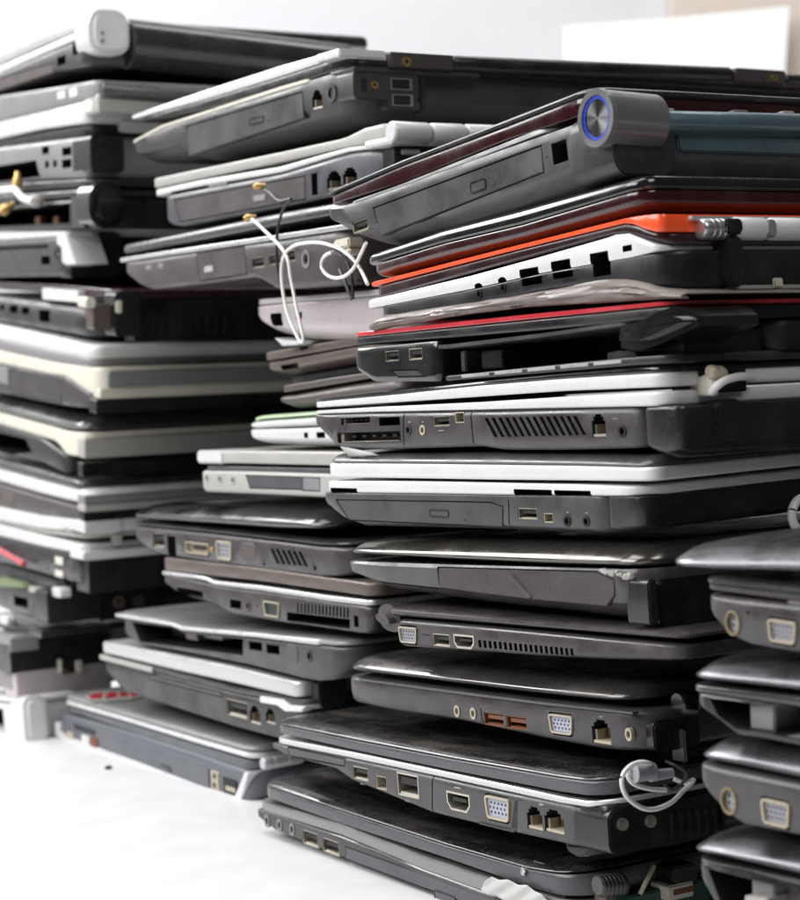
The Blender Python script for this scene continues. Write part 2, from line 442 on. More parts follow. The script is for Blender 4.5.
            if T == 'card':
                bm = bmesh.new()
                prism(bm, [(y0 + w * .03, z0 + .0002), (y1 - w * .05, z0 + .0002), (y1 - w * .05, z0 + h * .14), (y0 + w * .03, z0 + h * .14)], x + .0006, x + .007, 0)
                prism(bm, [(y1 - w * .07, z0 + .0002), (y1 - w * .02, z0 + .0002), (y1 - w * .02, z1 - .0004), (y1 - w * .07, z1 - .0004)], x + .0012, x + .007, 0)
                for q in range(5):
                    yy = y0 + w * (.15 + .16 * q); prism(bm, [(yy, zc), (yy + w * .06, zc), (yy + w * .06, zc + h * .2), (yy, zc + h * .2)], x + .003, x + .0075, 1)
                add('card_slot', bm, ['port_metal', 'grey_dark'])
        elif T == 'block':
            bm = bmesh.new(); prism(bm, rrect(y0, y1, z0, z1, p.get('r', .0005), 3), x - p.get('out', .0006), x + .004, 0)
            bmesh.ops.bevel(bm, geom=[e for e in bm.edges], offset=.0002, segments=1, affect='EDGES')
            add(p.get('n', 'cover'), bm, [p['m']])
        elif T in ('audio', 'jack'):
            prism(cb, circ(yc, zc, ry * .62, rz * .62, 18), xo - .004, x + .010)
            bm = bmesh.new()
            ring_prism(bm, circ(yc, zc, ry, rz, 24), circ(yc, zc, ry * .60, rz * .60, 24), x - .0004, x + .0012, 0)
            if T == 'jack': prism(bm, circ(yc, zc, ry * .2, rz * .2, 12), x + .0012, x + .009, 1)
            else: ring_prism(bm, circ(yc, zc, ry * .58, rz * .58, 18), circ(yc, zc, ry * .36, rz * .36, 18), x + .0012, x + .007, 1)
            add('audio_jack' if T == 'audio' else 'power_jack', bm, [p.get('m', 'port_cream'), p.get('m2', 'port_metal')])
        elif T == 'din':
            prism(cb, circ(yc, zc, ry, rz, 22), xo - .004, x + .004)
            bm = bmesh.new(); ring_prism(bm, circ(yc, zc, ry * .98, rz * .98, 24), circ(yc, zc, ry * .80, rz * .80, 24), x - .0004, x + .0035, 0)
            prism(bm, circ(yc, zc, ry * .78, rz * .78, 22), x + .0012, x + .003, 1)
            for q in (-1, 1):
                prism(bm, circ(yc + ry * .35 * q, zc - rz * .2, ry * .12, rz * .12, 8), x + .0010, x + .002, 2)
                prism(bm, circ(yc + ry * .28 * q, zc + rz * .3, ry * .12, rz * .12, 8), x + .0010, x + .002, 2)
            prism(bm, rrect(yc - ry * .18, yc + ry * .18, zc + rz * .5, zc + rz * .72, .0002, 2), x + .001, x + .002, 2)
            add('video_jack', bm, ['brass_old', 'vga_grey', 'port_dark'])
        elif T == 'dot':
            prism(cb, circ(yc, zc, ry, rz, 14), xo - .003, x + .003)
        elif T == 'screw':
            bm = bmesh.new(); ring_prism(bm, circ(yc, zc, ry, rz, 16), circ(yc, zc, ry * .4, rz * .4, 16), x - .0006, x + .0006, 0)
            add('screw', bm, [p.get('m', 'port_metal')])
        elif T == 'vent':
            (xa, ya, xb, yb), n, slant, fill = g, p['num'], p.get('slant', 0.0), p.get('fill', .5)
            hh = p['h']
            for q in range(n):
                f = q / (n - 1); px = xa + (xb - xa) * f; py = ya + (yb - ya) * f
                wpx = (xb - xa) / (n - 1) * fill
                P = s.poly([(px, py), (px + wpx, py), (px + wpx + slant, py + hh), (px + slant, py + hh)])
                ym = sum(a for a, b in P) / 4; zm = sum(b for a, b in P) / 4; xx = sl.x_at(ym, zm)
                xm = max(sl.x_at(ym, b) for a, b in P)
                prism(cb, P, xx - .012, xm + .004)
        elif T in ('panel', 'drive'):
            P = s.poly(g); ym = sum(a for a, b in P) / len(P); zm = sum(b for a, b in P) / len(P)
            xs = [sl.x_at(a, b) for a, b in P]; xx = sl.x_at(ym, zm)
            prism(cb, shrink(P, -.00035), min(xs) - .012, max(xx, min(xs)) + .0020)
            bm = bmesh.new(); Q = shrink(P, .00012); out = p.get('out', .0001)
            prism(bm, Q, xx - out, xx + .0045, 0, None)
            es = [e for e in bm.edges if all(abs(v.co.x - (xx - out)) < 1e-6 for v in e.verts)]
            bmesh.ops.bevel(bm, geom=es, offset=.0003, segments=2, affect='EDGES')
            sub = []
            if 'btn' in p:
                a0, a1, b0, b1 = s.rect(*p['btn']); b2 = bmesh.new(); R = rrect(a0, a1, b0, b1, (b1 - b0) * .3, 4)
                ring_prism(b2, R, shrink(R, .0005), xx - out - .0003, xx + .001, 0)
                prism(b2, shrink(R, .0007), xx - out - .0002, xx + .001, 1)
                sub.append(('eject_button', b2, ['charcoal', p['m']]))
            if 'hole' in p:
                hy, hz = s.at(*p['hole']); b3 = bmesh.new(); prism(b3, circ(hy, hz, .0007, .0007, 10), xx - out - .00012, xx + .001)
                sub.append(('eject_hole', b3, ['port_dark']))
            add(p.get('n', 'optical_drive' if T == 'drive' else 'side_panel'), bm, [p['m']], sub)
        elif T == 'bay':
            P = s.poly(g); prism(cb, P, -.01, p.get('d', .06))

    # pieces on the rear face -------------------------------------------------
    def rbox(s, name, m, g, y0=-.002, y1=.01, r=.001, dy=0.0, bev=.0006, parent=None):
        """box on the rear: photo rectangle g, from y0 (outwards, negative) to y1."""
        x0, z1 = s.back(g[0], g[1], dy); x1, _ = s.back(g[2], (g[1] + g[3]) / 2, dy); _, z0 = s.back((g[0] + g[2]) / 2, g[3], dy); _, z1 = s.back((g[0] + g[2]) / 2, g[1], dy)
        bm = bmesh.new()
        R = rrect(x0, x1, z0, z1, r, 4)
        va = [bm.verts.new((a, y0 + dy, b)) for a, b in R]; vb = [bm.verts.new((a, y1 + dy, b)) for a, b in R]
        n = len(R); bm.faces.new(va); bm.faces.new(vb[::-1])
        for i in range(n): bm.faces.new((va[i], vb[i], vb[(i + 1) % n], va[(i + 1) % n]))
        bmesh.ops.recalc_face_normals(bm, faces=bm.faces)
        if bev:
            es = [e for e in bm.edges if all(abs(v.co.y - y0 - dy) < 1e-6 for v in e.verts)]
            bmesh.ops.bevel(bm, geom=es, offset=bev, segments=2, affect='EDGES')
        return obj(name, bm, [m], parent or s.e)
    def rbar(s, name, m, a, b, r, dy=0.0, caps=None, parent=None, n=28, rings=()):
        """round bar along the rear edge from photo point a to b; r in metres."""
        x0, z0 = s.back(*a, dy); x1, z1 = s.back(*b, dy)
        bm = bmesh.new(); prof = [(0, .86), (.0006, .96), (.0015, 1), ]
        Ls = abs(x1 - x0); st = [(0, .80), (.0005, .93), (.0012, 1)]
        for q in rings: st += [(q * Ls - .0006, 1), (q * Ls - .0004, .95), (q * Ls + .0004, .95), (q * Ls + .0006, 1)]
        st += [(Ls - .0012, 1), (Ls - .0005, .93), (Ls, .8)]
        R = []
        for d, k in st:
            f = d / Ls
            R.append([bm.verts.new((x0 + (x1 - x0) * f, dy + r * k * math.cos(2 * math.pi * q / n), z0 + (z1 - z0) * f + r * k * math.sin(2 * math.pi * q / n))) for q in range(n)])
        for A, B in zip(R, R[1:]):
            for q in range(n): bm.faces.new((A[q], A[(q + 1) % n], B[(q + 1) % n], B[q]))
        bm.faces.new(R[0][::-1]); bm.faces.new(R[-1])
        bmesh.ops.recalc_face_normals(bm, faces=bm.faces)
        return obj(name, bm, [m], parent or s.e)
    def sbox(s, name, m, g, x0=.0, x1=.02, r=.0008, bev=.0005, parent=None):
        """box showing on the side: photo rectangle or polygon g, from depth x0 to x1 behind the side plane."""
        P = rrect(*s.rect(*g), r, 3) if not isinstance(g[0], tuple) else s.poly(g)
        bm = bmesh.new(); prism(bm, P, x0, x1)
        if bev:
            es = [e for e in bm.edges if all(abs(v.co.x - x0) < 1e-6 for v in e.verts)]
            bmesh.ops.bevel(bm, geom=es, offset=bev, segments=2, affect='EDGES')
        return obj(name, bm, [m], parent or s.e)

def cut(me, cb, mname):
    """boolean the port openings into a casing; the opening walls get the dark port plastic."""
    bmesh.ops.recalc_face_normals(cb, faces=cb.faces)
    cm = bpy.data.meshes.new('cutter'); cb.to_mesh(cm); cb.free(); cm.materials.append(MATS['port_dark'])
    a = bpy.data.objects.new('cut_a', me); b = bpy.data.objects.new('cut_b', cm)
    col.objects.link(a); col.objects.link(b)
    md = a.modifiers.new('b', 'BOOLEAN'); md.operation = 'DIFFERENCE'; md.solver = 'EXACT'; md.object = b
    md.material_mode = 'TRANSFER'
    dg = bpy.context.evaluated_depsgraph_get(); dg.update()
    out = bpy.data.meshes.new_from_object(a.evaluated_get(dg))
    bpy.data.objects.remove(a); bpy.data.objects.remove(b); bpy.data.meshes.remove(cm)
    def size(m_):
        c = [v.co for v in m_.vertices]
        return [max(p[i] for p in c) - min(p[i] for p in c) for i in range(3)] if c else [0, 0, 0]
    if any(abs(p - q) > .004 for p, q in zip(size(me), size(out))):
        print('BOOLEAN FAILED', me.name, mname); return me
    return out

def Ly(n, m, pts, prof='box', **k):
    d = dict(n=n, m=m, pts=pts, prof=prof); d.update(k); return d
def P(t, g, **k):
    d = dict(t=t, g=g); d.update(k); return d
GC, GB, GA, GD = ('laptops in the front stack', 'laptops in the middle stack', 'laptops in the far left stack', 'laptops in the right edge stack')

# ================================================================== FRONT STACK (top to bottom)
SC = .405
c1 = Laptop('dark grey laptop with a blue ringed round button, topmost of the front stack', GC, SC, [
    Ly('lid', 'gun_dark', [(322, 193, 198), (400, 159, 165), (500, 120, 127), (590, 85, 92)], 'lid'),
    Ly('lid_bezel', 'dark_red', [(324, 198.5, 206), (400, 165.5, 182), (500, 127.5, 141), (588, 92.5, 112)], 'strip', x0=.001, W=.328),
    Ly('deck_trim', 'trim', [(345, 203.5, 205.5), (400, 184, 186.5), (470, 156, 160), (545, 126, 131)], 'strip', x0=.0005),
    Ly('base', 'grey', [(322, 210, 218), (330, 207, 229), (348, 204.5, 243), (384, 191, 250), (440, 170.5, 241), (500, 150, 223), (605, 113, 186)], 'keel'),
  ], [
    P('usb', (351, 219.5, 366.5, 231.5)),
    P('drive', [(373, 208), (541, 145.5), (543, 172), (380, 236)], m='grey', btn=(470, 180, 486, 192), hole=(493.5, 184)),
    P('slot', (551.5, 141, 567, 163), d=.010), P('slot', (578, 138, 584.5, 155), d=.006), P('block', (545, 155, 547, 159), m='charcoal', n='icon', out=.0001),
  ], ref=2, W=.33)
c1.rbox('hinge_housing', 'grey_dark', (603, 108, 668, 178), y0=-.004, y1=.02, r=.006)
h = c1.rbar('hinge_cap', 'cap_grey', (598, 118), (655, 123), .0098, dy=-.001)
c1.rbar('hinge_bar', 'teal', (648, 123), (830, 126), .0044, dy=-.001)
c1.rbox('battery', 'teal', (676, 136, 830, 154), y0=-.001, y1=.03, r=.002)
c1.rbox('battery_slot', 'black', (664, 154, 830, 178), y0=.004, y1=.03)
c1.rbox('battery_rail', 'teal', (687, 158.5, 768, 161), y0=.001, y1=.01, r=.0004, bev=.0002)
c1.rbox('battery_contacts', 'gold', (785, 159, 799, 165), y0=.002, y1=.01, r=.0002, bev=0)
c1.rbox('latch', 'old_white', (656, 108, 674, 116), y0=-.001, y1=.01)
c1.rbox('latch', 'grey_light', (732, 110, 748, 118), y0=-.001, y1=.01)
c1.rbox('screw_cover', 'pink_silver', (781, 111, 794, 118), y0=-.001, y1=.01, r=.001)
c1.rbox('hinge_bracket', 'charcoal', (652, 143, 672, 176), y0=-.002, y1=.02, r=.003)
# the ringed button sits on the end of the hinge barrel
def end_button(L, px, py):
    x0, z0 = L.back(px, py, -.001)
    n = 40; R = .0098
    bm = bmesh.new()
    ring_prism(bm, circ(0, 0, R * 1.02, R * 1.02, n), circ(0, 0, R * .80, R * .80, n), -.0012, .001, 0)
    o = obj('power_button', bm, ['cap_grey'], L.e); o.location = (x0, -.001, z0)
    bm = bmesh.new(); ring_prism(bm, circ(0, 0, R * .79, R * .79, n), circ(0, 0, R * .665, R * .665, n), -.0006, .001, 0)
    r = obj('blue_ring', bm, ['ring_blue'], o)
    bm = bmesh.new(); prism(bm, circ(0, 0, R * .66, R * .66, n), -.0003, .001)
    obj('button_face', bm, ['brushed_disc'], o)
# turned metal face: roughness in fine circles, so that the highlight opens into two fans
_m = mat('brushed_disc', (.22, .215, .22), .26, metal=1.0)
_n = _m.node_tree; _b = _n.nodes['Principled BSDF']; _b.inputs['Anisotropic'].default_value = .9
_t = _n.nodes.new('ShaderNodeTangent'); _t.direction_type = 'RADIAL'; _t.axis = 'X'
_n.links.new(_t.outputs[0], _b.inputs['Tangent'])
end_button(c1, 598, 118)

c2 = Laptop('thin black and dark red laptop directly under the one with the blue ringed button', GC, SC, [
    Ly('lid', 'gloss', [(362, 255, 266), (440, 228, 243), (520, 207, 224), (640, 173, 188)], 'lid'),
    Ly('base', 'dark_red', [(368, 266.5, 280), (440, 244, 262), (520, 225, 243), (640, 189, 211)], 'under', x0=.0005),
  ], W=.33)

c3 = Laptop('laptop with bright orange lid edge and white strip of square port openings', GC, SC, [
    Ly('lid', 'orange', [(369, 283, 287), (500, 249.5, 253.5), (628, 217.5, 222), (650, 214.5, 231.5), (660, 214, 232)], 'strip', r=.003),
    Ly('lid_bezel', 'maroon_black', [(370, 287.5, 300), (500, 254, 264), (610, 227, 234), (628, 222.5, 233), (650, 232, 240), (660, 232.5, 246)], 'box', x0=.0008),
    Ly('port_strip', 'white', [(366, 301, 309), (470, 276, 289), (540, 257, 273), (608, 237.5, 261), (620, 233, 259), (632, 234, 257), (657, 246, 250.5)], 'strip', r=.003, label='white strip with square cut port openings'),
    Ly('base', 'black', [(372, 309, 316), (400, 302.5, 322), (470, 289.5, 309), (540, 273.5, 293), (615, 260, 283), (640, 255, 290), (664, 250.7, 293)], 'plate', x0=.0004, r=.012),
  ], [
    P('slot', (474, 283, 482.5, 298), d=.01, r=.002, on=2), P('slot', (497.5, 277, 506.5, 291), d=.01, r=.002, on=2),
    P('slot', (519.5, 268, 538.5, 281), d=.01, on=2), P('slot', (551, 260, 570.5, 274), d=.01, on=2), P('slot', (590, 252, 608.5, 268), d=.01, on=2),
    P('slot', (622.5, 245, 632, 251.5), d=.006, on=2),
    P('audio', (478.5, 294, 4.5), m='black', m2='black'), P('audio', (502.5, 288, 4.5), m='black', m2='black'),
    P('slot', (521, 277, 541, 285), d=.01), P('slot', (552, 271, 572, 278), d=.01), P('slot', (592, 262, 610, 276), d=.01),
  ], W=.33, ref=0)
c3.rbox('battery', 'charcoal', (719, 237, 737, 288), y0=-.004, y1=.02, r=.004)
c3.rbox('rear_panel', 'black', (737, 236, 830, 268), y0=.004, y1=.02)
c3.rbox('rear_panel', 'teal', (730, 262, 830, 284), y0=.006, y1=.02)
c3.rbox('dusty_ledge', 'old_white', (726, 283, 830, 290), y0=.000, y1=.02)
c3.rbox('connector', 'cream', (772, 278, 782, 288), y0=-.001, y1=.006, r=.0008)
c3.rbar('hinge', 'brushed', (699, 229), (727, 229), .0036, dy=-.001, rings=(.3, .5, .7))
c3.rbox('hinge_clip', 'black', (716, 220, 734, 236), y0=-.005, y1=.004, r=.002)
c3.rbar('hinge_cover', 'white', (732, 228.5), (764, 229), .0040, dy=-.001)
c3.rbar('hinge_cover', 'white', (767, 229), (830, 229.5), .0040, dy=-.001)
c3.rbox('hinge_clip', 'grey_light', (757, 221, 768, 239), y0=-.005, y1=.004, r=.002)
c3.rbox('rear_trim', 'trim', (690, 216.5, 830, 221), y0=-.001, y1=.01, r=.0006, bev=.0003)

c4 = Laptop('black laptop with thin red lid edge and a broken open side', GC, SC, [
    Ly('lid', 'red', [(349, 333, 337.5), (540, 313, 318), (672, 300.4, 304.8)], 'strip'),
    Ly('lid_bezel', 'black', [(348, 338, 346), (540, 318.5, 330), (672, 305.2, 317.5)], 'box', x0=.0005),
    Ly('deck', 'gun', [(374, 347, 351.5), (440, 345, 349.5), (540, 333, 337.5), (628, 320, 325)], 'box', x0=.001),
    Ly('corner_block', 'gloss', [(353.5, 349, 368), (372, 347.5, 381.5), (437, 341, 381.5)], 'box', W=.28, r=.003),
    Ly('bay_wall', 'black', [(420, 349, 378), (540, 338, 366), (670, 323, 354.5)], 'box', W=.25, x0=.045),
    Ly('tray', 'grey_dark', [(438, 376.5, 382), (540, 366, 373.5), (630, 357, 366), (668, 354, 363.6)], 'box', W=.30),
  ], [
    P('usb', (385, 350.5, 398.5, 361.5), on=3), P('usb', (408.5, 348, 422, 360), on=3),
    P('panel', [(392, 371), (417, 370), (424, 376), (398, 377)], m='grey_dark', n='rubber_pad', on=3),
  ], W=.32, ref=0)
for k in range(5):
    a = 462 + 33 * k
    c4.sbox('tray_rail', 'trim', [(a, 374.5 - 3.1 * k), (a + 28, 372 - 3.1 * k), (a + 28, 375.5 - 3.1 * k), (a, 378 - 3.1 * k)], x0=-.0004, x1=.002, bev=.0002)
c4.sbox('connector', 'charcoal', (464, 351, 485, 369), x0=.008, x1=.03)
c4.sbox('connector', 'grey_dark', (452, 351, 457, 372), x0=.004, x1=.02)
c4.sbox('corner_bracket', 'charcoal', [(602, 353), (612, 351), (628, 352), (636, 365), (602, 367)], x0=.002, x1=.03)
c4.sbox('hinge_cover', 'gloss', [(620, 327), (640, 321), (660, 311), (675, 306), (690, 309), (697, 316), (699, 326), (660, 344), (645, 349), (630, 350), (621, 348)], x0=-.003, x1=.026, bev=.003)
c4.rbox('hinge', 'charcoal', (700, 308, 726, 326), y0=-.002, y1=.02, r=.002)
c4.rbox('rear_panel', 'black', (700, 326, 830, 358), y0=.008, y1=.02)
c4.rbox('rear_trim', 'grey_dark', (722, 314.5, 830, 317), y0=.002, y1=.012, r=.0003, bev=.0002)

c5 = Laptop('white rimmed black laptop with card slots and a long row of slanted vents', GC, SC, [
    Ly('lid', 'gloss', [(310, 397, 402), (400, 388, 393.5), (480, 379.5, 385), (560, 371.5, 378.5), (662, 363, 372)], 'lid'),
    Ly('lid_rim', 'white', [(310, 402.3, 408), (400, 393.8, 402), (480, 385.3, 396.5), (560, 378.8, 391), (663, 372.3, 387)], 'box'),
    Ly('deck', 'white', [(310, 411, 414.2), (375, 407, 412), (480, 402, 410), (560, 397, 408), (663, 391, 406)], 'box'),
    Ly('rear_corner', 'charcoal', [(639.5, 407.2, 449), (648, 407, 455), (660, 406.5, 459), (676, 406.2, 456)], 'plate', r=.016, x0=.0006),
    Ly('base', 'grey_purple', [(311, 414.5, 419), (334, 412.8, 446.5), (360, 412.2, 450), (480, 410.3, 446.5), (500, 410, 450), (560, 408.3, 450), (641, 406.8, 448)], 'base', r=.006),
  ], [
    P('block', (408, 421, 411, 423), m='grey_light', n='icon', out=.0001), P('block', (421.5, 421, 424, 423), m='grey_light', n='icon', out=.0001), P('block', (438, 430, 444, 431.5), m='grey_light', n='icon', out=.0001), P('block', (612, 418, 618, 419.5), m='grey_light', n='icon', out=.0001), P('bay', [(403, 413.5), (404, 413.5), (404, 446), (403, 446)], d=.002), P('bay', [(470, 412), (471, 412), (474, 444), (473, 444)], d=.002),
    P('card', (341, 417.5, 370, 424.5)), P('slot', (379, 417, 400, 425.5)), P('card', (337.5, 432, 400.5, 442.5)),
    P('audio', (408.5, 430, 5.2), m='grey_dark', m2='black'), P('audio', (422.8, 430, 5.2), m='port_cream'),
    P('usb', (433, 416, 449.5, 426.5)), P('fire', (454.5, 412, 464, 423), shell='port_cream'),
    P('vent', (484.5, 418, 573, 416), num=14, slant=10, fill=.48, h=19),
    P('rj', (592, 414, 605.5, 437)), P('jack', (622.5, 431, 6.2), m='charcoal'),
    P('panel', [(336, 414.4), (401, 413.4), (401, 446), (336, 447.5)], m='grey_purple', n='card_panel', out=.0003) if False else P('dot', (332, 430, .8)),
  ], W=.33, ref=1)
c5.rbox('rear_panel', 'charcoal', (714, 399, 739, 443), y0=-.002, y1=.02, r=.003)
c5.rbox('rear_recess', 'black', (738, 398, 850, 446), y0=.012, y1=.03)
c5.rbox('lid_gap', 'black', (709, 366, 754, 392), y0=.0035, y1=.02)
c5.rbar('hinge', 'port_cream', (709, 372), (724, 374), .0026, dy=-.001, rings=(.5,))
c5.rbox('hinge_plate', 'cream', (709, 374, 715, 396), y0=-.002, y1=.01, r=.0012)
def cable(name, pts, r, m, label=None, cat='cable', parent=None):
    bm = bmesh.new(); tube(bm, pts, r)
    o = obj(name, bm, [m], parent)
    if label: tag(o, label, cat)
    return o
def bpt(L, px, py, dy=0.0):
    x, z = L.back(px, py, dy); return Vector((x, dy, z))
cable('screen_cable', [bpt(c5, 712, 392, -.001), bpt(c5, 717, 386, -.004), bpt(c5, 726, 380, -.005), bpt(c5, 740, 376.5, -.003), bpt(c5, 752, 377, .004)], .0014, 'cable_white', parent=c5.e)

c6 = Laptop('laptop with thick white rims over a dark side, just below the one with slanted vents', GC, SC, [
    Ly('lid', 'gun', [(325, 453, 463), (420, 452.5, 463.5), (500, 452, 464.5), (580, 453, 465.5), (650, 455, 467.5)], 'crown'),
    Ly('lid_rim', 'white', [(325, 463.3, 477), (420, 463.8, 478.5), (500, 464.8, 479.8), (580, 465.8, 480.5), (652, 467.8, 481.5)], 'box', r=.006),
    Ly('deck', 'white', [(318.5, 481, 492.5), (420, 481.5, 493.5), (500, 483, 495), (580, 484.5, 495.8), (641, 487, 496.5)], 'box', r=.012),
    Ly('rear_corner', 'charcoal', [(604, 496.4, 534.5), (620, 496.6, 533), (641, 497, 530)], 'plate', r=.018),
    Ly('base', 'grey', [(319, 492.8, 496), (338, 493, 519), (354, 493.3, 526.5), (420, 493.9, 528.5), (500, 495.3, 530.5), (606, 496.4, 535)], 'plate', r=.008),
  ], [
    P('bay', [(508, 500), (509, 500), (510, 531), (509, 531)], d=.003), P('block', (566, 511.5, 569, 513.5), m='grey_light', n='icon', out=.0001), P('block', (585, 512, 588, 514), m='grey_light', n='icon', out=.0001), P('dot', (470, 506, .8)),
    P('slot', (330, 488, 357, 494.5), on=2, d=.007), P('slot', (514, 489.5, 552, 501), on=2, d=.007), P('slot', (554.5, 490.5, 591, 502), on=2, d=.007),
    P('drive', [(336.5, 500), (490, 502.5), (503, 507), (503, 527), (349, 520)], m='grey', btn=(430, 509.5, 449, 517.5), hole=(465.5, 520.5)),
    P('usb', (518, 508, 537, 519.5)), P('fire', (543.5, 513, 553, 523), shell='port_cream'),
    P('audio', (567.5, 521, 5.8), m='charcoal'), P('audio', (586.5, 521.5, 5.4), m='charcoal', m2='black'),
  ], W=.33, ref=1, roll=.02)

c7 = Laptop('glossy bronze black laptop with smooth panelled side and a chipped whitish rear corner', GC, SC, [
    Ly('lid', 'bronze', [(342, 541, 553), (440, 539.5, 558.5), (530, 540, 563), (640, 543, 566.5)], 'crown', r=.012),
    Ly('base', 'grey_purple', [(340, 561, 564), (350, 561.3, 579), (378, 562.5, 593), (455, 565, 604.5), (530, 567, 613), (600, 569, 622), (641, 570, 625)], 'keel', r=.012),
  ], [
    P('bay', [(356, 580), (434, 588.7), (434, 589.7), (356, 581)], d=.004),
    P('panel', [(437.5, 567.5), (596, 572), (614, 580), (614, 596), (606, 606.5), (530, 599.5), (438.5, 588)], m='grey_purple'),
    P('block', (546, 594.5, 558, 600), m='charcoal', n='eject_button', out=.0008),
  ], W=.33, ref=0)
c7.sbox('side_trim', 'grey_brown', [(508.5, 575), (512, 575), (532, 597), (530, 599)], x0=-.0007, x1=.003, bev=.0002)
bm = bmesh.new()
for k in range(12):                                    # chipped, whitish plastic along the upper rear corner
    y, z = c7.at(601 + 2.5 * k, 571.5 + .5 * k + random.uniform(-1, 1)); sz = random.uniform(.001, .0024)
    bmesh.ops.create_icosphere(bm, subdivisions=1, radius=sz, matrix=Matrix.Translation((.0006, y, z)) @ Matrix.Diagonal((.6, random.uniform(.7, 1.4), random.uniform(.5, .9), 1)))
for v in bm.verts: v.co += Vector((random.uniform(-.0004, .0004), random.uniform(-.0006, .0006), random.uniform(-.0006, .0006)))
obj('chipped_edge', bm, ['old_white'], c7.e)
c7.rbox('rear_foot', 'charcoal', (644, 579, 655, 626), y0=-.002, y1=.01, r=.002)
c7.rbox('rear_panel', 'black', (657, 574, 760, 622), y0=-.0004, y1=.01, r=.002)

c8 = Laptop('slim purple grey netbook with monitor port, thin comb vents and rounded hinge end', GC, SC, [
    Ly('lid', 'grey_purple', [(385, 606.5, 616.5), (460, 613, 622.5), (530, 620, 628.5), (682, 633, 641)], 'round', r=.006),
    Ly('base', 'grey_purple', [(392, 619, 632), (398, 619.5, 646), (476, 626, 651.5), (530, 631, 655.5), (600, 638, 659), (680, 645.5, 661)], 'base', r=.008),
  ], [
    P('bay', [(422, 634), (430, 635.2), (430, 636), (422, 634.8)], d=.002),
    P('vga', (399.5, 627, 417.5, 643), ins='vga_grey', shell='port_metal'), P('usb', (432.5, 634, 449.5, 646.5)), P('hdmi', (453.5, 635, 473.5, 648.5)),
    P('vent', (478, 640, 570, 648.5), num=19, slant=1, fill=.55, h=7.5),
  ], W=.33, ref=0)
c8.sbox('hinge_end', 'grey_purple', [(371, 614), (371.5, 610), (374, 606.5), (378, 605), (382, 605.2), (385.5, 607), (389.5, 612), (392.5, 618), (394, 625), (393, 630), (390, 632.8), (386, 633), (381, 631.5), (376.5, 628.5), (373, 623.5), (371.5, 618)], x0=.0, x1=.30, bev=.0035)

c9 = Laptop('dusty black laptop with two cream audio jacks and two rusty orange sockets', GC, SC + .006, [
    Ly('lid', 'gloss_edge', [(340.5, 656, 669), (440, 667, 681), (530, 676, 692.5), (628, 685, 702)], 'crown', r=.014),
    Ly('base', 'grey_purple', [(339.5, 675.5, 680), (352, 677, 702), (390, 682, 710.5), (450, 690, 719), (545, 702, 739), (600, 708, 749), (642, 713, 752)], 'base', r=.014),
  ], [
    P('block', (599, 716, 603, 718), m='grey_light', n='icon', out=.0001), P('bay', [(480, 708), (481, 708), (484, 728), (483, 728)], d=.002),
    P('audio', (457.3, 711.2, 6), m='port_cream', asp=.85), P('audio', (473.5, 713.5, 6), m='port_cream', asp=.85),
    P('usb', (484, 713, 503.5, 726), shell='rust', tongue='rust'), P('usb', (506.5, 716.5, 526.5, 729.5), shell='rust', tongue='rust'),
    P('vga', (549.5, 715, 573.5, 734)), P('rj', (592, 720, 610.5, 744), shell='port_cream'), P('jack', (629, 734.5, 6.5), m='port_cream', asp=.8),
  ], W=.33, ref=0)
c9.sbox('base_trim', 'gun', [(360, 678.3), (450, 690), (545, 702), (634, 712), (634, 714.5), (545, 704.8), (450, 692.8), (360, 680.6)], x0=-.0007, x1=.002, bev=.0002)
c9.rbar('hinge', 'gloss', (677, 703), (694, 706), .0042, dy=-.001)
c9.rbox('rear_strip', 'grey_brown', (678, 729, 682, 762), y0=-.003, y1=.004, r=.001)
c9.rbox('rear_panel', 'charcoal', (652, 718, 700, 750), y0=-.0004, y1=.02, r=.003)

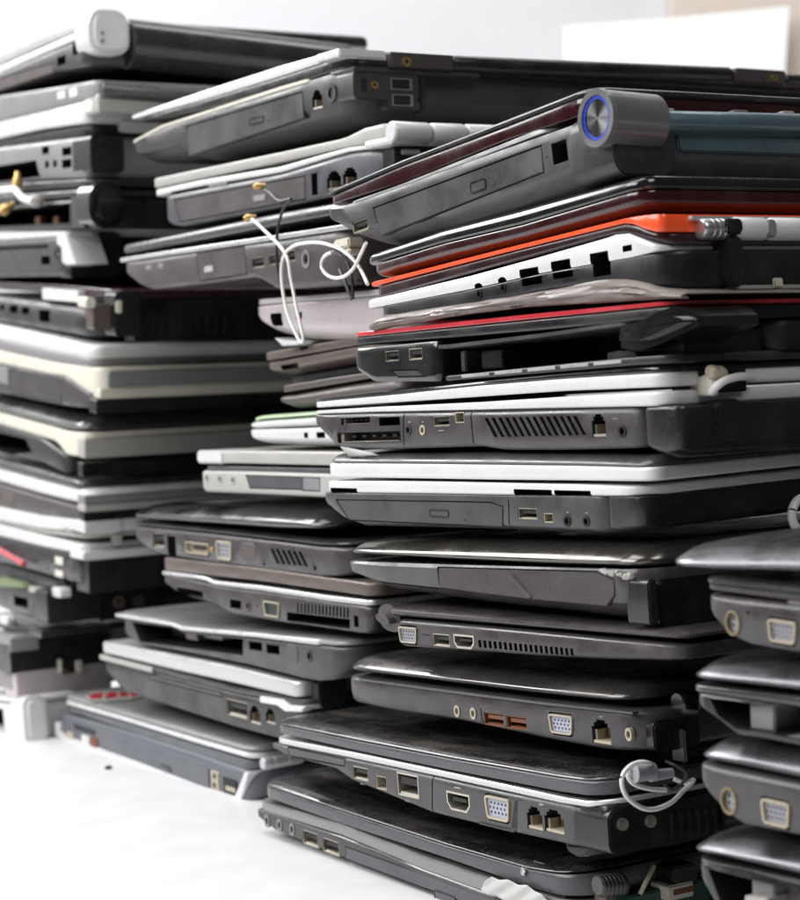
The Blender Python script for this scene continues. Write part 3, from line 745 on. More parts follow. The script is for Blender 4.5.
c10 = Laptop('grey sided laptop with dusty black lid, second from the bottom of the front stack', GC, SC - .004, [
    Ly('lid', 'gloss_dusty', [(271, 718, 723), (350, 733, 739.5), (450, 752, 758.5), (565, 772, 778.5), (601, 776, 782.5)], 'crown', r=.012),
    Ly('lid_rim', 'rim_grey', [(271, 723.3, 731.5), (350, 739.8, 749.5), (450, 758.8, 770.5), (565, 778.8, 793), (602, 782.8, 797.5)], 'box', r=.012),
    Ly('deck', 'trim', [(270, 736.5, 742), (350, 752, 758), (450, 773, 779), (520, 788, 794.5), (580, 801.5, 807.5), (607, 801.5, 806.5)], 'strip', r=.012),
    Ly('rear_corner', 'charcoal', [(574, 806, 846), (590, 806.4, 847), (607, 806.8, 848)], 'box', r=.012),
    Ly('base', 'charcoal', [(274, 743, 746), (290, 746.5, 757), (335, 755.7, 767), (350, 758.5, 779), (368, 762.2, 786), (430, 775.2, 811.5), (500, 790.7, 828.5), (576, 806.8, 845)], 'base', x0=.0125, W=.31),
    Ly('side_plate', 'grey', [(271, 742.3, 746), (290, 746.3, 757), (335, 755.5, 768), (350, 758.3, 780), (368, 762, 787), (430, 775, 812.5), (500, 790.5, 829.5), (579, 806.3, 847)], 'base', W=.016, x0=-.0006, r=.004),
  ], [
    P('block', (358, 783, 362, 785), m='grey_light', n='icon', out=.0001), P('block', (405, 800, 411, 802), m='grey_light', n='icon', out=.0001), P('block', (455, 787, 462, 789), m='grey_light', n='icon', out=.0001), P('block', (540, 804, 545, 806), m='grey_light', n='icon', out=.0001), P('bay', [(433, 776), (434, 776), (434, 812), (433, 812)], d=.002),
    P('panel', [(289, 747.5), (346, 759.5), (346, 766), (290, 755.5)], m='grey', n='card_slot_cover'),
    P('usb', (354, 767, 369, 780)), P('fire', (377, 776, 387.5, 789.5), shell='port_cream'), P('esata', (398, 773.5, 419.5, 797)),
    P('hdmi', (448, 793, 470.5, 811)), P('vga', (487, 797, 511.5, 820)), P('rj', (528.5, 807, 543.5, 829.5), shell='port_cream'), P('rj', (546, 810, 565, 833), shell='port_cream'),
  ], W=.33, ref=1)
c10.sbox('port_panel_edge', 'grey_dark', [(516, 798), (519.5, 798.5), (519, 829), (514, 832.5), (480, 824), (480, 822), (512, 829)], x0=-.0006, x1=.003, bev=.0002)
c10.sbox('rubber_foot', 'rubber', [(550, 846), (579, 849), (578, 855), (572, 860), (563, 860), (554, 855)], x0=.006, x1=.03, bev=.001)
c10.rbox('rear_panel', 'black', (606, 800, 720, 846), y0=-.0005, y1=.02, r=.004)
for k in range(7):
    c10.rbox('vent_rib', 'charcoal', (668 + 8.5 * k, 813 - k, 671 + 8.5 * k, 838 - k), y0=-.0022, y1=.001, r=.0005, bev=.0003)
for px, py in ((621, 824), (649, 821)):
    x, z = c10.back(px, py); bm = bmesh.new(); prism(bm, circ(0, 0, .0022, .0022, 16), -.0012, .001)
    o = obj('screw', bm, ['port_metal'], c10.e); o.location = (x, -.0004, z); o.rotation_euler = (0, 0, rad(90))

c11 = Laptop('laptop with silver side strip and three round audio jacks, lowest of the front stack', GC, SC, [
    Ly('lid', 'gloss_dusty', [(257, 777, 783), (340, 805, 811), (412, 828, 834.5), (450, 840, 847), (527, 862, 869), (572, 869, 876)], 'crown', r=.014),
    Ly('lid_rim', 'rim_grey', [(257, 783.3, 794.5), (340, 811.3, 824), (412, 834.8, 847.5), (450, 847.3, 860), (527, 869.3, 887), (575, 878.3, 900)], 'box', r=.014),
    Ly('deck', 'trim_dull', [(253.5, 799.5, 808), (300, 812, 822), (340, 824, 834.5), (420, 855, 868), (480, 875, 890), (572, 904, 921)], 'strip', r=.012),
    Ly('deck_line', 'trim_dull', [(322, 831, 836.5), (340, 836.5, 841), (420, 869, 875), (480, 891, 898), (572, 922, 930)], 'strip', x0=.0004, r=.004),
    Ly('base', 'grey', [(255, 808.3, 814), (270, 812, 829), (300, 822.3, 841), (340, 836, 857), (380, 851, 874), (420, 868.5, 890), (480, 890.5, 914), (572, 921.5, 947)], 'base', r=.004),
  ], [
    P('audio', (267.3, 821, 6.3), m='grey_light', m2='black', asp=.8), P('audio', (279.8, 825.3, 6.3), m='grey_light', m2='black', asp=.8), P('audio', (292.3, 829.5, 6.3), m='grey_light', m2='black', asp=.8),
    P('usb', (303, 832, 317.5, 846)), P('usb', (323, 840, 338.5, 854)),
    P('drive', [(346, 847), (540, 916), (540, 931), (346, 859)], m='rim_grey', btn=(435, 893, 456, 903), out=.0002),
  ], W=.33, ref=1)
c11.rbar('hinge', 'gun', (597, 886), (624, 884), .0042, dy=-.004, rings=(.15, .3, .45, .6, .75))
c11.rbox('rear_board', 'board_green', (620, 884, 700, 905), y0=-.006, y1=.03, r=.001)
c11.rbox('rear_panel', 'black', (580, 860, 720, 925), y0=.010, y1=.03)
c11.rbox('hinge_bracket', 'taupe', (597, 886, 605, 910), y0=-.006, y1=.002, r=.0008)
c11.rbox('board_connector', 'cream', (650, 879, 677, 895), y0=-.010, y1=.0, r=.0008, label=None) if False else c11.rbox('board_connector', 'cream', (650, 879, 677, 894), y0=-.010, y1=.0, r=.0008)
c11.rbox('connector_stripe', 'rust', (656, 883, 676, 888), y0=-.0104, y1=-.005, r=.0003, bev=0)
c11.rbox('capacitor', 'black', (655, 861, 683, 880), y0=-.009, y1=.0, r=.002)
cable('board_wire', [bpt(c11, 640, 894, -.008), bpt(c11, 648, 878, -.009), bpt(c11, 654, 866, -.008)], .0009, 'port_cream', parent=c11.e)

# ================================================================== RIGHT EDGE STACK
SD = .372
d1 = Laptop('shiny dark laptop lid without a base, topmost of the right edge stack', GD, SD, [
    Ly('lid', 'sheen', extend([(661, 552, 561), (672, 545, 567), (720, 541, 570), (800, 537, 572)], 1380), 'crown', r=.010),
  ], W=.33, roll=.03)
d2 = Laptop('purple grey laptop with round socket, upper of two with pale monitor ports at right', GD, SD, [
    Ly('lid', 'gun_dark', extend([(696.5, 575, 582), (800, 586, 594)], 1390), 'lid'),
    Ly('lid_rim', 'grey_purple', extend([(697, 583, 588.5), (800, 594.5, 602)], 1390), 'strip', x0=.0006),
    Ly('base', 'grey_purple', extend([(697, 594, 599), (712, 595.5, 617), (728, 597, 636), (745, 599, 644), (800, 604.5, 653)], 1390), 'base', r=.010),
  ], [P('din', (733, 623, 13), asp=.85), P('vga', (768.5, 620.5, 797, 643), ins='vga_grey'), P('dot', (748, 613, 2)), P('block', (784, 601.5, 800, 607), m='grey_light', n='label_plate', out=.0002)], ref=1)
d3 = Laptop('black laptop with a gutted open side, between the two monitor port laptops at right', GD, SD, [
    Ly('lid', 'sheen', extend([(682, 664, 677.5), (700, 657, 679.5), (800, 661, 691)], 1400), 'crown', r=.010),
    Ly('deck', 'gun_dark', extend([(682, 684, 691), (800, 698, 708)], 1400), 'box', x0=.001),
    Ly('base', 'charcoal', extend([(688, 691.5, 696), (700, 693, 708), (716, 695, 720), (732, 697, 734), (800, 708.3, 747)], 1400), 'base', r=.008),
  ], [P('bay', [(709, 698), (900, 722), (900, 757), (736, 729), (718, 716)], d=.05)], ref=1)
d3.sbox('drive_cage', 'grey_light', [(739, 706), (764, 706), (764, 734), (740, 731)], x0=.004, x1=.04)
d3.sbox('cage_floor', 'grey_light', [(741, 731), (860, 748), (860, 753), (742, 735)], x0=.001, x1=.04)
d3.sbox('drive_board', 'grey_dark', [(766, 712), (860, 726), (860, 742), (766, 730)], x0=.012, x1=.03)
d4 = Laptop('grey laptop with a round socket, lower one of two with pale monitor ports at right', GD, SD, [
    Ly('lid', 'sheen', extend([(689.5, 742, 757), (720, 733, 762.5), (800, 744, 779)], 1400), 'crown', r=.010),
    Ly('base', 'grey', extend([(691, 762, 770), (708, 765.5, 795), (722, 768, 813), (736, 771, 823), (800, 784, 836)], 1400), 'base', r=.008),
  ], [P('din', (729, 801, 14), asp=.85), P('vga', (762, 801, 790.5, 826), ins='vga_grey')], ref=0)
d5 = Laptop('black laptop with open grey drive cage, cut off by the bottom right corner', GD, SD, [
    Ly('lid', 'sheen', extend([(682, 838, 850), (705, 830, 854), (800, 842, 876)], 1420), 'crown', r=.010),
    Ly('deck', 'gun_dark', extend([(688, 857, 861), (800, 881, 888)], 1420), 'box', x0=.001),
    Ly('base', 'charcoal', extend([(690, 861.5, 866), (706, 864.5, 890), (724, 867.5, 925), (742, 870, 940), (800, 888.3, 955)], 1420), 'box', r=.008),
  ], [P('bay', [(708, 869), (900, 917), (900, 970), (748, 935), (724, 912)], d=.05)], ref=1)
d5.sbox('drive_cage', 'grey_light', [(741, 880), (764, 880), (764, 930), (742, 926)], x0=.004, x1=.04)
d5.sbox('drive_board', 'grey_brown', [(766, 883), (860, 906), (860, 945), (766, 922)], x0=.008, x1=.03)
d5.sbox('cage_floor', 'old_white', [(744, 896), (766, 899), (766, 906), (744, 904)], x0=.0, x1=.02)
d6 = Laptop('grey laptop lying on the table at the very bottom of the right edge stack', GD, SD, [
    Ly('lid', 'gloss', extend([(692, 945, 965), (800, 968, 993)], 1420), 'lid'),
    Ly('base', 'grey', extend([(692, 967, 1000), (800, 995, 1035)], 1420), 'box'),
  ], ref=0)

# ================================================================== MIDDLE STACK
SB = .437
b1 = Laptop('dark grey laptop with white edged lid and screwed rear hinges, topmost of the middle stack', GB, SB, [
    Ly('lid', 'white', [(130, 116, 119.5), (200, 92, 100.5), (280, 66, 76), (338, 49.5, 57), (350, 49.5, 58.5)], 'strip', r=.004),
    Ly('lid_bezel', 'charcoal', [(136, 119.8, 122), (200, 100.8, 110), (280, 76.3, 88), (338, 57.3, 69), (350, 58.8, 69)], 'box', x0=.0005),
    Ly('deck', 'cream', [(132, 141, 144), (160, 125.5, 128.5), (280, 86.5, 90.3), (308, 78.5, 82)], 'strip', r=.003, W=.30),
    Ly('base', 'grey', [(127, 146, 153), (130, 142, 159), (137, 137.5, 163), (160, 128.8, 161), (182, 120.5, 156), (188, 118, 160), (280, 90.5, 137), (308, 80.5, 129), (345, 69.5, 119)], 'keel', r=.014),
  ], [
    P('drive', [(186.5, 126.5), (302, 92), (303.5, 118), (188.5, 156)], m='grey', btn=(249, 117, 263.5, 124), hole=(268, 120.5), out=.0003),
    P('rj', (311.5, 90, 321.5, 109)), P('audio', (331, 93, 9.5), m='grey_dark', m2='gold', asp=1.0),
  ], W=.35, ref=0)
b1.rbox('port_plate', 'grey', (352, 70, 418, 101), y0=-.0012, y1=.02, r=.003)
b1.rbox('port_plate', 'grey', (385, 99, 419, 111), y0=-.0012, y1=.02, r=.002)
b1.rbox('lock_slot', 'port_dark', (360, 78.5, 365, 92), y0=-.0016, y1=.002, r=.001, bev=0)
for g in ((389, 78.5, 410.5, 90.5), (390.5, 94.5, 411.5, 106.5)):
    o = b1.rbox('usb_port', 'port_metal', g, y0=-.0018, y1=.004, r=.0004, bev=.0002)
    b1.rbox('usb_hollow', 'port_dark', (g[0] + 1, g[1] + 1.5, g[2] - 3.5, g[3] - 1.5), y0=-.0021, y1=-.0005, r=.0003, bev=0, parent=o)
    b1.rbox('usb_tongue', 'grey_dark', (g[0] + 2, g[1] + 4.5, g[2] - 4, g[1] + 7.5), y0=-.0023, y1=-.0005, r=.0002, bev=0, parent=o)
def rscrew(L, px, py, r, m='gold', y=-.0018):
    x, z = L.back(px, py); bm = bmesh.new(); ring_prism(bm, circ(0, 0, r, r, 18), circ(0, 0, r * .4, r * .4, 18), -.0006, .0012)
    prism(bm, circ(0, 0, r * .38, r * .38, 12), .0003, .001, 1)
    o = obj('screw', bm, [m, 'port_dark'], L.e); o.location = (x, y, z); o.rotation_euler = (0, 0, rad(90))
rscrew(b1, 372.5, 85.5, .0018)
b1.rbox('rear_corner', 'grey_dark', (419, 71, 426, 112), y0=-.0004, y1=.02, r=.003)
b1.rbox('rear_ledge', 'grey', (352, 69.5, 478, 75.5), y0=-.002, y1=.02, r=.001)
b1.rbox('rear_recess', 'grey_dark', (424, 77, 640, 122), y0=.010, y1=.03)
b1.rbox('rear_gap', 'black', (424, 75, 830, 94), y0=.008, y1=.02)
b1.rbox('rear_slot', 'port_dark', (495, 98, 540, 118), y0=.0095, y1=.02, bev=0)
b1.rbox('slot_contacts', 'gold', (500, 103, 516, 112), y0=.0090, y1=.012, r=.0003, bev=0)
b1.rbox('rear_trim', 'taupe', (478, 76, 830, 79.5), y0=-.001, y1=.02, r=.0006, bev=.0003)
b1.rbox('lid_rear', 'white', (338, 49.5, 384, 58), y0=-.001, y1=.02, r=.001)
b1.rbox('hinge_cover', 'grey_brown', (386, 54.5, 449.5, 70), y0=-.004, y1=.012, r=.001)
rscrew(b1, 401.5, 63, .0022, y=-.0045)
b1.rbar('lid_barrel', 'charcoal', (450.5, 64), (729, 75), .0040, dy=.0005)
b1.rbox('hinge_cover', 'grey_brown', (730, 70, 781, 84), y0=-.004, y1=.012, r=.002)
rscrew(b1, 768, 79, .0018, y=-.0045)
b1.rbar('lid_barrel', 'charcoal', (783, 80), (840, 82), .0032, dy=.0005)

b2 = Laptop('white lidded laptop with white hinge barrels, second from the top of the middle stack', GB, SB, [
    Ly('lid', 'old_white', [(151, 179, 188.5), (280, 152, 161.5), (344, 138, 147.5), (366, 127, 144), (388, 122.5, 142)], 'box', r=.006),
    Ly('deck', 'white', [(153, 190, 197), (200, 180, 186), (280, 166.5, 172.5), (350, 146.5, 151), (388, 143, 147.5)], 'box', r=.006),
    Ly('base', 'blue_grey', [(155, 197.3, 204), (166, 195, 223), (175, 193, 227.5), (280, 173, 207), (350, 151.5, 192), (392, 148, 182)], 'base', r=.02),
  ], [
    P('slot', (170.5, 189.5, 195, 197), on=1, d=.006), P('block', (207, 182, 226, 186), on=1, m='grey_light', n='icons', out=.0001),
    P('panel', [(175, 200), (305, 176), (305, 199), (180, 222)], m='grey_brown', n='battery_cover'),
    P('slot', (311.5, 173, 317.5, 195), d=.008), P('rj', (327, 171, 341, 190)), P('rj', (343, 167.5, 357, 186)), P('block', (254, 195, 266, 201), m='grey_light', n='latch'),
  ], W=.33, ref=0)
b2.rbar('hinge_barrel', 'white', (390, 132), (428, 134), .0050, dy=-.002)
b2.rbar('hinge_barrel', 'white', (429, 134), (463, 135), .0050, dy=-.002)
b2.rbar('hinge_barrel', 'white', (464, 135), (560, 138), .0050, dy=-.002)
b2.rbox('rear_deck', 'white', (388, 139, 560, 148), y0=-.003, y1=.02, r=.002)
b2.rbox('rear_panel', 'charcoal', (396, 148, 560, 175), y0=.001, y1=.02)
b2.rbox('rear_clip', 'old_white', (402, 149, 420, 155), y0=-.001, y1=.006)

b3 = Laptop('grey laptop with silver line and white ringed power socket, above a dark gap', GB, SB - .004, [
    Ly('lid', 'gun', [(119.5, 244, 254), (200, 227.5, 239.5), (280, 211, 224), (346, 199, 212)], 'lid'),
    Ly('deck', 'trim', [(118.5, 258.5, 262.5), (200, 246, 250.5), (275, 235, 239.5), (346, 224, 229)], 'strip', r=.003),
    Ly('base', 'grey_brown', [(120, 263, 267), (130, 261.5, 278), (144, 259.5, 290), (200, 250.8, 284), (255, 242.5, 277), (275, 239.8, 290), (346, 229.3, 284)], 'base', r=.012),
  ], [
    P('usb', (251.5, 257, 264, 268)), P('usb', (268.5, 254, 280, 265)), P('usb', (286, 250, 295, 262)), P('jack', (306, 259, 9.5), m='grey_light', m2='grey_light', asp=.9),
    P('block', (205, 266, 213.5, 272), m='old_white', n='eject_button'), P('block', (146, 265, 151, 270), m='grey_light', n='icon', out=.0001), P('block', (158, 263, 163, 268), m='grey_light', n='icon', out=.0001),
    P('panel', [(196, 254), (244, 246.5), (247, 274), (200, 281)], m='grey_brown', n='drive_cover'),
  ], W=.33, ref=0)

b4 = Laptop('pinkish silver laptop with rounded tapering front end, in the dark gap behind the front stack', GB, SB + .01, [
    Ly('lid', 'pink_silver', [(245.5, 300, 306), (300, 296, 301.5), (400, 287, 294)], 'box', r=.02),
    Ly('base', 'pink_silver', [(245, 307, 311), (252, 306.5, 322), (268, 305.3, 333), (290, 303, 339), (330, 299.5, 342), (400, 295, 344)], 'under', r=.02),
  ], [P('slot', (270.5, 313, 282, 326), d=.008, r=.001), P('slot', (296.5, 312, 302, 319), d=.006)], ref=0)
b4.sbox('rubber_foot', 'white', [(274, 338), (284, 340), (300, 341), (298, 345), (282, 346)], x0=.0, x1=.03)
b5 = Laptop('taupe brown closed laptop just under the pinkish silver one', GB, SB + .016, [
    Ly('lid', 'taupe', [(261, 353, 361.5), (350, 338, 346.5), (400, 330, 338)], 'box'),
    Ly('base', 'taupe', [(264, 363.5, 373), (280, 361, 376), (350, 348, 363), (400, 340, 356)], 'under'),
  ], [P('slot', (281, 364, 298, 369), d=.004), P('slot', (300, 346.5, 308, 349.5), on=0, d=.004)], ref=0)
b6 = Laptop('dark brown laptop just above the white laptop with the green lid', GB, SB + .012, [
    Ly('lid', 'black', [(266, 378, 386), (350, 364, 372), (400, 357, 365)], 'box', x0=.012),
    Ly('lid_rim', 'taupe_dark', [(278, 386.5, 393), (350, 375, 381.5), (400, 367, 373)], 'strip'),
    Ly('base', 'taupe_dark', [(275, 396, 402), (290, 394, 408), (350, 383, 404), (400, 376, 400)], 'round'),
  ], [P('dot', (269, 380, 1.2), on=0), P('dot', (284, 379, 1.2), on=0)], ref=1)
b7 = Laptop('white rounded laptop with a green lid top, its front end showing beside the front stack', GB, SB + .004, [
    Ly('lid', 'green', [(242, 418, 423), (262, 415, 419), (400, 405, 409)], 'lid', r=.02),
    Ly('lid_rim', 'white', [(238, 423.5, 429.5), (250, 421, 429.3), (270, 419, 428.5), (400, 409.5, 423)], 'round', r=.02),
    Ly('base', 'white', [(238, 430, 436), (246, 429.8, 441), (258, 429.5, 444.5), (300, 428.3, 447), (400, 423.5, 448)], 'under', r=.02),
  ], [P('slot', (304, 432.5, 308, 438), d=.005), P('slot', (316.5, 432, 325, 438), d=.006)], ref=1)
b8 = Laptop('worn light grey laptop with three audio jacks, under the white and green one', GB, SB, [
    Ly('lid', 'old_white', [(198, 451, 462.5), (230, 451, 463), (400, 453, 467)], 'box', r=.006),
    Ly('deck', 'blue_grey', [(201, 466, 470), (400, 470, 475)], 'strip', x0=.001),
    Ly('base', 'old_white', [(199, 470.3, 486), (204, 470.4, 492), (250, 471, 494), (400, 475.3, 501)], 'base', r=.006),
  ], [P('audio', (207, 478, 4.2), m='old_white', m2='black'), P('audio', (220, 479, 4.6), m='old_white', m2='black'), P('audio', (233, 480, 4.6), m='old_white', m2='black'),
      P('panel', [(246, 475.5), (302, 477.5), (302, 489.5), (250, 488)], m='blue_grey', n='drive_cover'), P('panel', [(303, 477.5), (320, 478.2), (320, 491), (303, 490.4)], m='grey_light', n='modem_cover')], ref=0)
b8.sbox('lid_corner', 'white', (197.5, 450.5, 223, 463.5), x0=-.0005, x1=.02, r=.002, bev=.001)
b9 = Laptop('glossy black laptop with long flat metal socket and slanted vents in the middle stack', GB, SB, [
    Ly('lid', 'gloss', [(126, 508, 516.5), (140, 503, 519), (200, 504, 522.5), (280, 507, 528), (322, 510, 529)], 'crown', r=.016),
    Ly('deck', 'gun_dark', [(127, 520.5, 525), (200, 527.5, 532), (280, 536, 541), (320, 541, 546), (348, 542, 547)], 'round', r=.014),
    Ly('base', 'grey_purple', [(128, 525.3, 531), (140, 526.5, 544), (152, 527.6, 553.5), (200, 532.3, 561), (280, 541.3, 572), (320, 546.3, 577), (348, 547.3, 576)], 'base', r=.014),
  ], [
    P('usb', (153, 533, 164, 548)), P('slot', (167.5, 536, 176, 556), d=.008), P('dvi', (186, 542.5, 209, 554), shell='port_cream', ins='port_cream'), P('vga', (216.5, 541, 232, 560), ins='vga_grey'),
    P('vent', (270, 548.5, 298, 551.5), num=6, slant=7, fill=.55, h=15), P('dot', (264, 564, 2)), P('dot', (315, 568, 2.6)),
    P('block', (240, 543, 256, 560), m='taupe_dark', n='logo_plate', out=.0002, r=.004),
  ], ref=1)
b9.sbox('pin', 'gold', (210, 547, 213.5, 552), x0=-.0006, x1=.003)
b10 = Laptop('laptop with taupe lid and stepped silver deck edge, comb vents and a cream monitor port', GB, SB, [
    Ly('lid', 'taupe', [(160, 557, 570), (260, 568.5, 581), (372, 584, 597)], 'box'),
    Ly('deck', 'trim', [(160, 571, 574.5), (204, 576.5, 580), (212, 581, 584.5), (260, 586, 590.5), (328, 596, 601), (370, 601, 606)], 'strip', r=.004),
    Ly('base', 'grey_purple', [(162, 575, 580), (172, 576, 590), (185, 577.8, 596), (215, 585, 604), (226, 586.5, 613), (285, 594, 623), (296, 596, 624), (362, 605, 634), (370, 606.3, 633)], 'base', r=.005),
  ], [
    P('slot', (177, 589, 203, 596), d=.012), P('slot', (230, 600, 241, 608.5), d=.008), P('audio', (248, 606, 5), m='grey_brown', m2='grey_dark'), P('dot', (257, 606, 1.5)),
    P('vga', (264, 601.5, 280, 617), ins='grey_dark'), P('vent', (297, 602.5, 347, 608), num=15, slant=0, fill=.5, h=10), P('slot', (354, 616, 358.5, 627), d=.006),
    P('bay', [(287, 612), (350, 619.5), (350, 629), (287, 621)], d=.03),
  ], ref=1)
b11 = Laptop('lidless laptop base with pale top plate and an empty drive bay in its side', GB, SB, [
    Ly('top_plate', 'silver_grey', [(114, 611, 616), (172, 621, 626), (182, 626, 630), (260, 632, 637.5), (344, 641.5, 647)], 'lid', r=.012),
    Ly('plate_edge', 'trim', [(114, 613.2, 616.4), (172, 622.6, 626.2), (182, 626.6, 630.2), (260, 633.5, 637.6), (320, 640, 645.2)], 'strip', x0=-.0006, W=.02, r=.004),
    Ly('base', 'grey', [(116, 616.3, 622), (131, 619, 643), (182, 630.3, 652), (245, 636.8, 664.5), (310, 643.8, 681), (330, 645.6, 680), (346, 647.3, 672)], 'base', r=.016),
  ], [
    P('bay', [(132, 622), (172, 628.5), (184, 633), (243, 639), (243, 655.5), (140, 642)], d=.05),
    P('slot', (249, 642, 262, 650.5), d=.008), P('slot', (266.5, 645, 279.5, 654), d=.008), P('jack', (309.5, 656, 6.2), m='charcoal', m2='black', asp=.8),
    P('block', (286, 645, 298, 663), m='grey', n='blank_cover', out=.0003, r=.003),
  ], ref=0)
b11.sbox('loose_connector', 'taupe', (176, 630, 187, 641), x0=.006, x1=.016, r=.001)
b11.sbox('loose_connector', 'old_white', (186, 634, 205, 641), x0=.010, x1=.018, r=.001)
b11.sbox('bay_board', 'taupe_dark', (140, 628, 174, 642), x0=.02, x1=.024)
b12 = Laptop('dark laptop with thick silver lid, lying on the silver laptop with the sticker', GB, SB, [
    Ly('lid', 'silver', [(100, 641.5, 652), (180, 656.5, 671), (230, 666.5, 682), (298, 683, 698)], 'box', r=.006),
    Ly('deck', 'grey', [(102, 655, 660.5), (153, 666, 672), (230, 687, 692), (304, 701, 707)], 'box', x0=.0006, r=.006),
    Ly('base', 'grey_dark', [(103, 661, 667), (120, 664.5, 690), (180, 679, 710), (230, 692.3, 726), (304, 707.3, 746)], 'base', r=.006),
  ], [
    P('usb', (227, 701, 247, 717)), P('rj', (250, 706, 260, 724)), P('rj', (266, 709, 275, 724)),
    P('panel', [(150, 675), (222, 693), (222, 697), (150, 679)], m='grey', n='drive_slot'),
  ], ref=0)
b12.sbox('deck_edge', 'old_white', [(100, 654.5), (153, 667.5), (153, 673), (101, 659.5)], x0=-.0008, x1=.02)
b12.sbox('deck_edge', 'white', [(261, 696), (283, 699.5), (290, 705), (306, 706.5), (303, 712), (286, 711.5), (278, 705.5), (261, 702.5)], x0=-.0008, x1=.02)
b12.rbox('hinge', 'grey_dark', (316, 679, 346, 706), y0=-.002, y1=.02, r=.003)
b13 = Laptop('silver laptop with white framed slate side and a red sticker on its lid', GB, SB, [
    Ly('lid', 'silver_grey', [(62, 693, 698), (120, 710, 714.5), (200, 733, 738), (252, 747.5, 752.5)], 'lid', r=.01),
    Ly('lid_rim', 'white', [(61.5, 698, 705), (120, 714.8, 721.5), (200, 738.3, 746.5), (252, 752.8, 762)], 'round', r=.01),
    Ly('lid_side', 'slate', [(64, 705.3, 711), (120, 721.8, 729.5), (200, 746.8, 757), (248, 762.3, 772)], 'box', x0=.0015, r=.008),
    Ly('base', 'slate', [(57.5, 719, 733), (61, 713.5, 740.5), (100, 724, 756.5), (140, 736, 771), (200, 755.5, 793.5), (238, 768.5, 806.5), (247, 771.5, 803), (252, 773, 797)], 'base', r=.01),
  ], [
  ], ref=0)
b13.sbox('frame_trim', 'white', [(56.5, 722), (56.5, 735), (64, 741), (100, 754.5), (140, 769), (200, 792), (236, 804.5), (243, 800), (247, 787), (251, 772), (246, 772), (241, 785), (236, 796), (200, 785), (140, 762), (100, 748), (66, 735.5), (61.5, 731), (61.5, 722)], x0=-.0012, x1=.012)
b13.sbox('optical_drive', 'slate', [(102, 734), (209, 769), (210, 791.5), (104, 755)], x0=-.0006, x1=.003, bev=.0004)
b13.sbox('eject_button', 'grey_dark', [(162, 763.5), (170, 766), (173, 772), (170, 771), (168, 768), (163, 767)], x0=-.0012, x1=.001, bev=0)
b13.sbox('card_slot', 'port_dark', [(74, 723.5), (95, 730.5), (95, 735), (76, 729)], x0=-.0006, x1=.002, bev=0)
b13.sbox('firewire_port', 'white', (82.5, 735.5, 90, 745), x0=-.0008, x1=.002)
b13.sbox('audio_jack', 'rust', (91, 737.5, 98, 748), x0=-.0008, x1=.002)
b13.sbox('audio_jack', 'port_cream', (67, 732, 74, 740), x0=-.0008, x1=.002)
b13.sbox('audio_plate', 'port_cream', (212, 771, 219.5, 790), x0=-.0006, x1=.002)
u = b13.sbox('usb_port', 'port_dark', (224, 779, 238, 795), x0=-.0007, x1=.002)
b13.sbox('usb_tongue', 'port_cream', (227, 786, 237, 792), x0=-.0011, x1=.001, parent=u)
for q in ((215.5, 776), (215.5, 785)):
    y, z = b13.at(*q); bm = bmesh.new(); prism(bm, circ(y, z, .0015, .0015, 14), -.0009, .001); obj('audio_jack', bm, ['port_dark'], b13.e)
b13.rbar('hinge', 'silver', (262, 764), (302, 757), .0034, dy=-.002, rings=(.25, .6))

# ================================================================== FAR LEFT STACK
SA = .43
a1 = Laptop('white laptop with rounded white hinge end, topmost of the far left stack', GA, SA, [
    Ly('lid', 'white', [(-25, 56, 72), (0, 46, 63), (40, 29, 45), (84, 13, 29)], 'round', r=.008, W=.03),
    Ly('lid_panel', 'gun_dark', [(-25, 59, 72), (0, 49, 63), (40, 32, 45), (84, 17, 29)], 'lid', x0=.028, W=.165, r=.004),
    Ly('deck', 'white', [(-25, 75, 82), (0, 66, 73), (40, 49, 55), (84, 29.5, 36)], 'strip', r=.008),
    Ly('base', 'grey', [(-25, 82.3, 101), (0, 73.3, 90), (52, 50.5, 72), (86, 36.3, 66)], 'base', r=.006),
  ], [
    P('slot', (57, 56, 66, 65), d=.008), P('slot', (72.5, 42, 77.5, 55), d=.006), P('panel', [(-20, 84), (52, 63), (54, 72), (-20, 97)], m='taupe_dark', n='optical_drive'),
    P('slot', (5, 63, 66, 50), d=.001) if False else P('dot', (80, 60, .8)),
  ], ref=0, W=.195)
a1.rbox('hinge_end', 'white', (82, 12, 123, 57), y0=-.012, y1=.012, r=.009, bev=.003)
a1.rbar('lid_back', 'gun_dark', (124, 44), (345, 68), .0150, dy=.002)
a1.rbox('rear_panel', 'charcoal', (124, 44, 345, 72), y0=-.002, y1=.02, r=.002)
rscrew(a1, 94, 36, .001, m='grey_light', y=-.0125); rscrew(a1, 94, 44, .001, m='grey_light', y=-.0125)
a2 = Laptop('light grey laptop with pale side buttons, second in the far left stack', GA, SA, [
    Ly('lid', 'grey_light', [(-25, 99, 127), (0, 95.5, 121), (50, 88, 109), (97, 80, 97)], 'box', r=.006),
    Ly('base', 'white', [(-25, 127.3, 136), (0, 121.3, 130), (50, 109.3, 119), (97, 97.3, 112)], 'base', r=.012),
  ], [P('block', (58, 91, 66, 99), on=0, m='white', n='button'), P('block', (70, 88, 78, 97), on=0, m='white', n='button')], ref=0, W=.36)
a2.rbar('hinge_bar', 'gun', (100, 90), (330, 108), .0052, dy=.001)
a2.rbox('rear_panel', 'old_white', (98, 98, 330, 117), y0=-.001, y1=.02, r=.002)
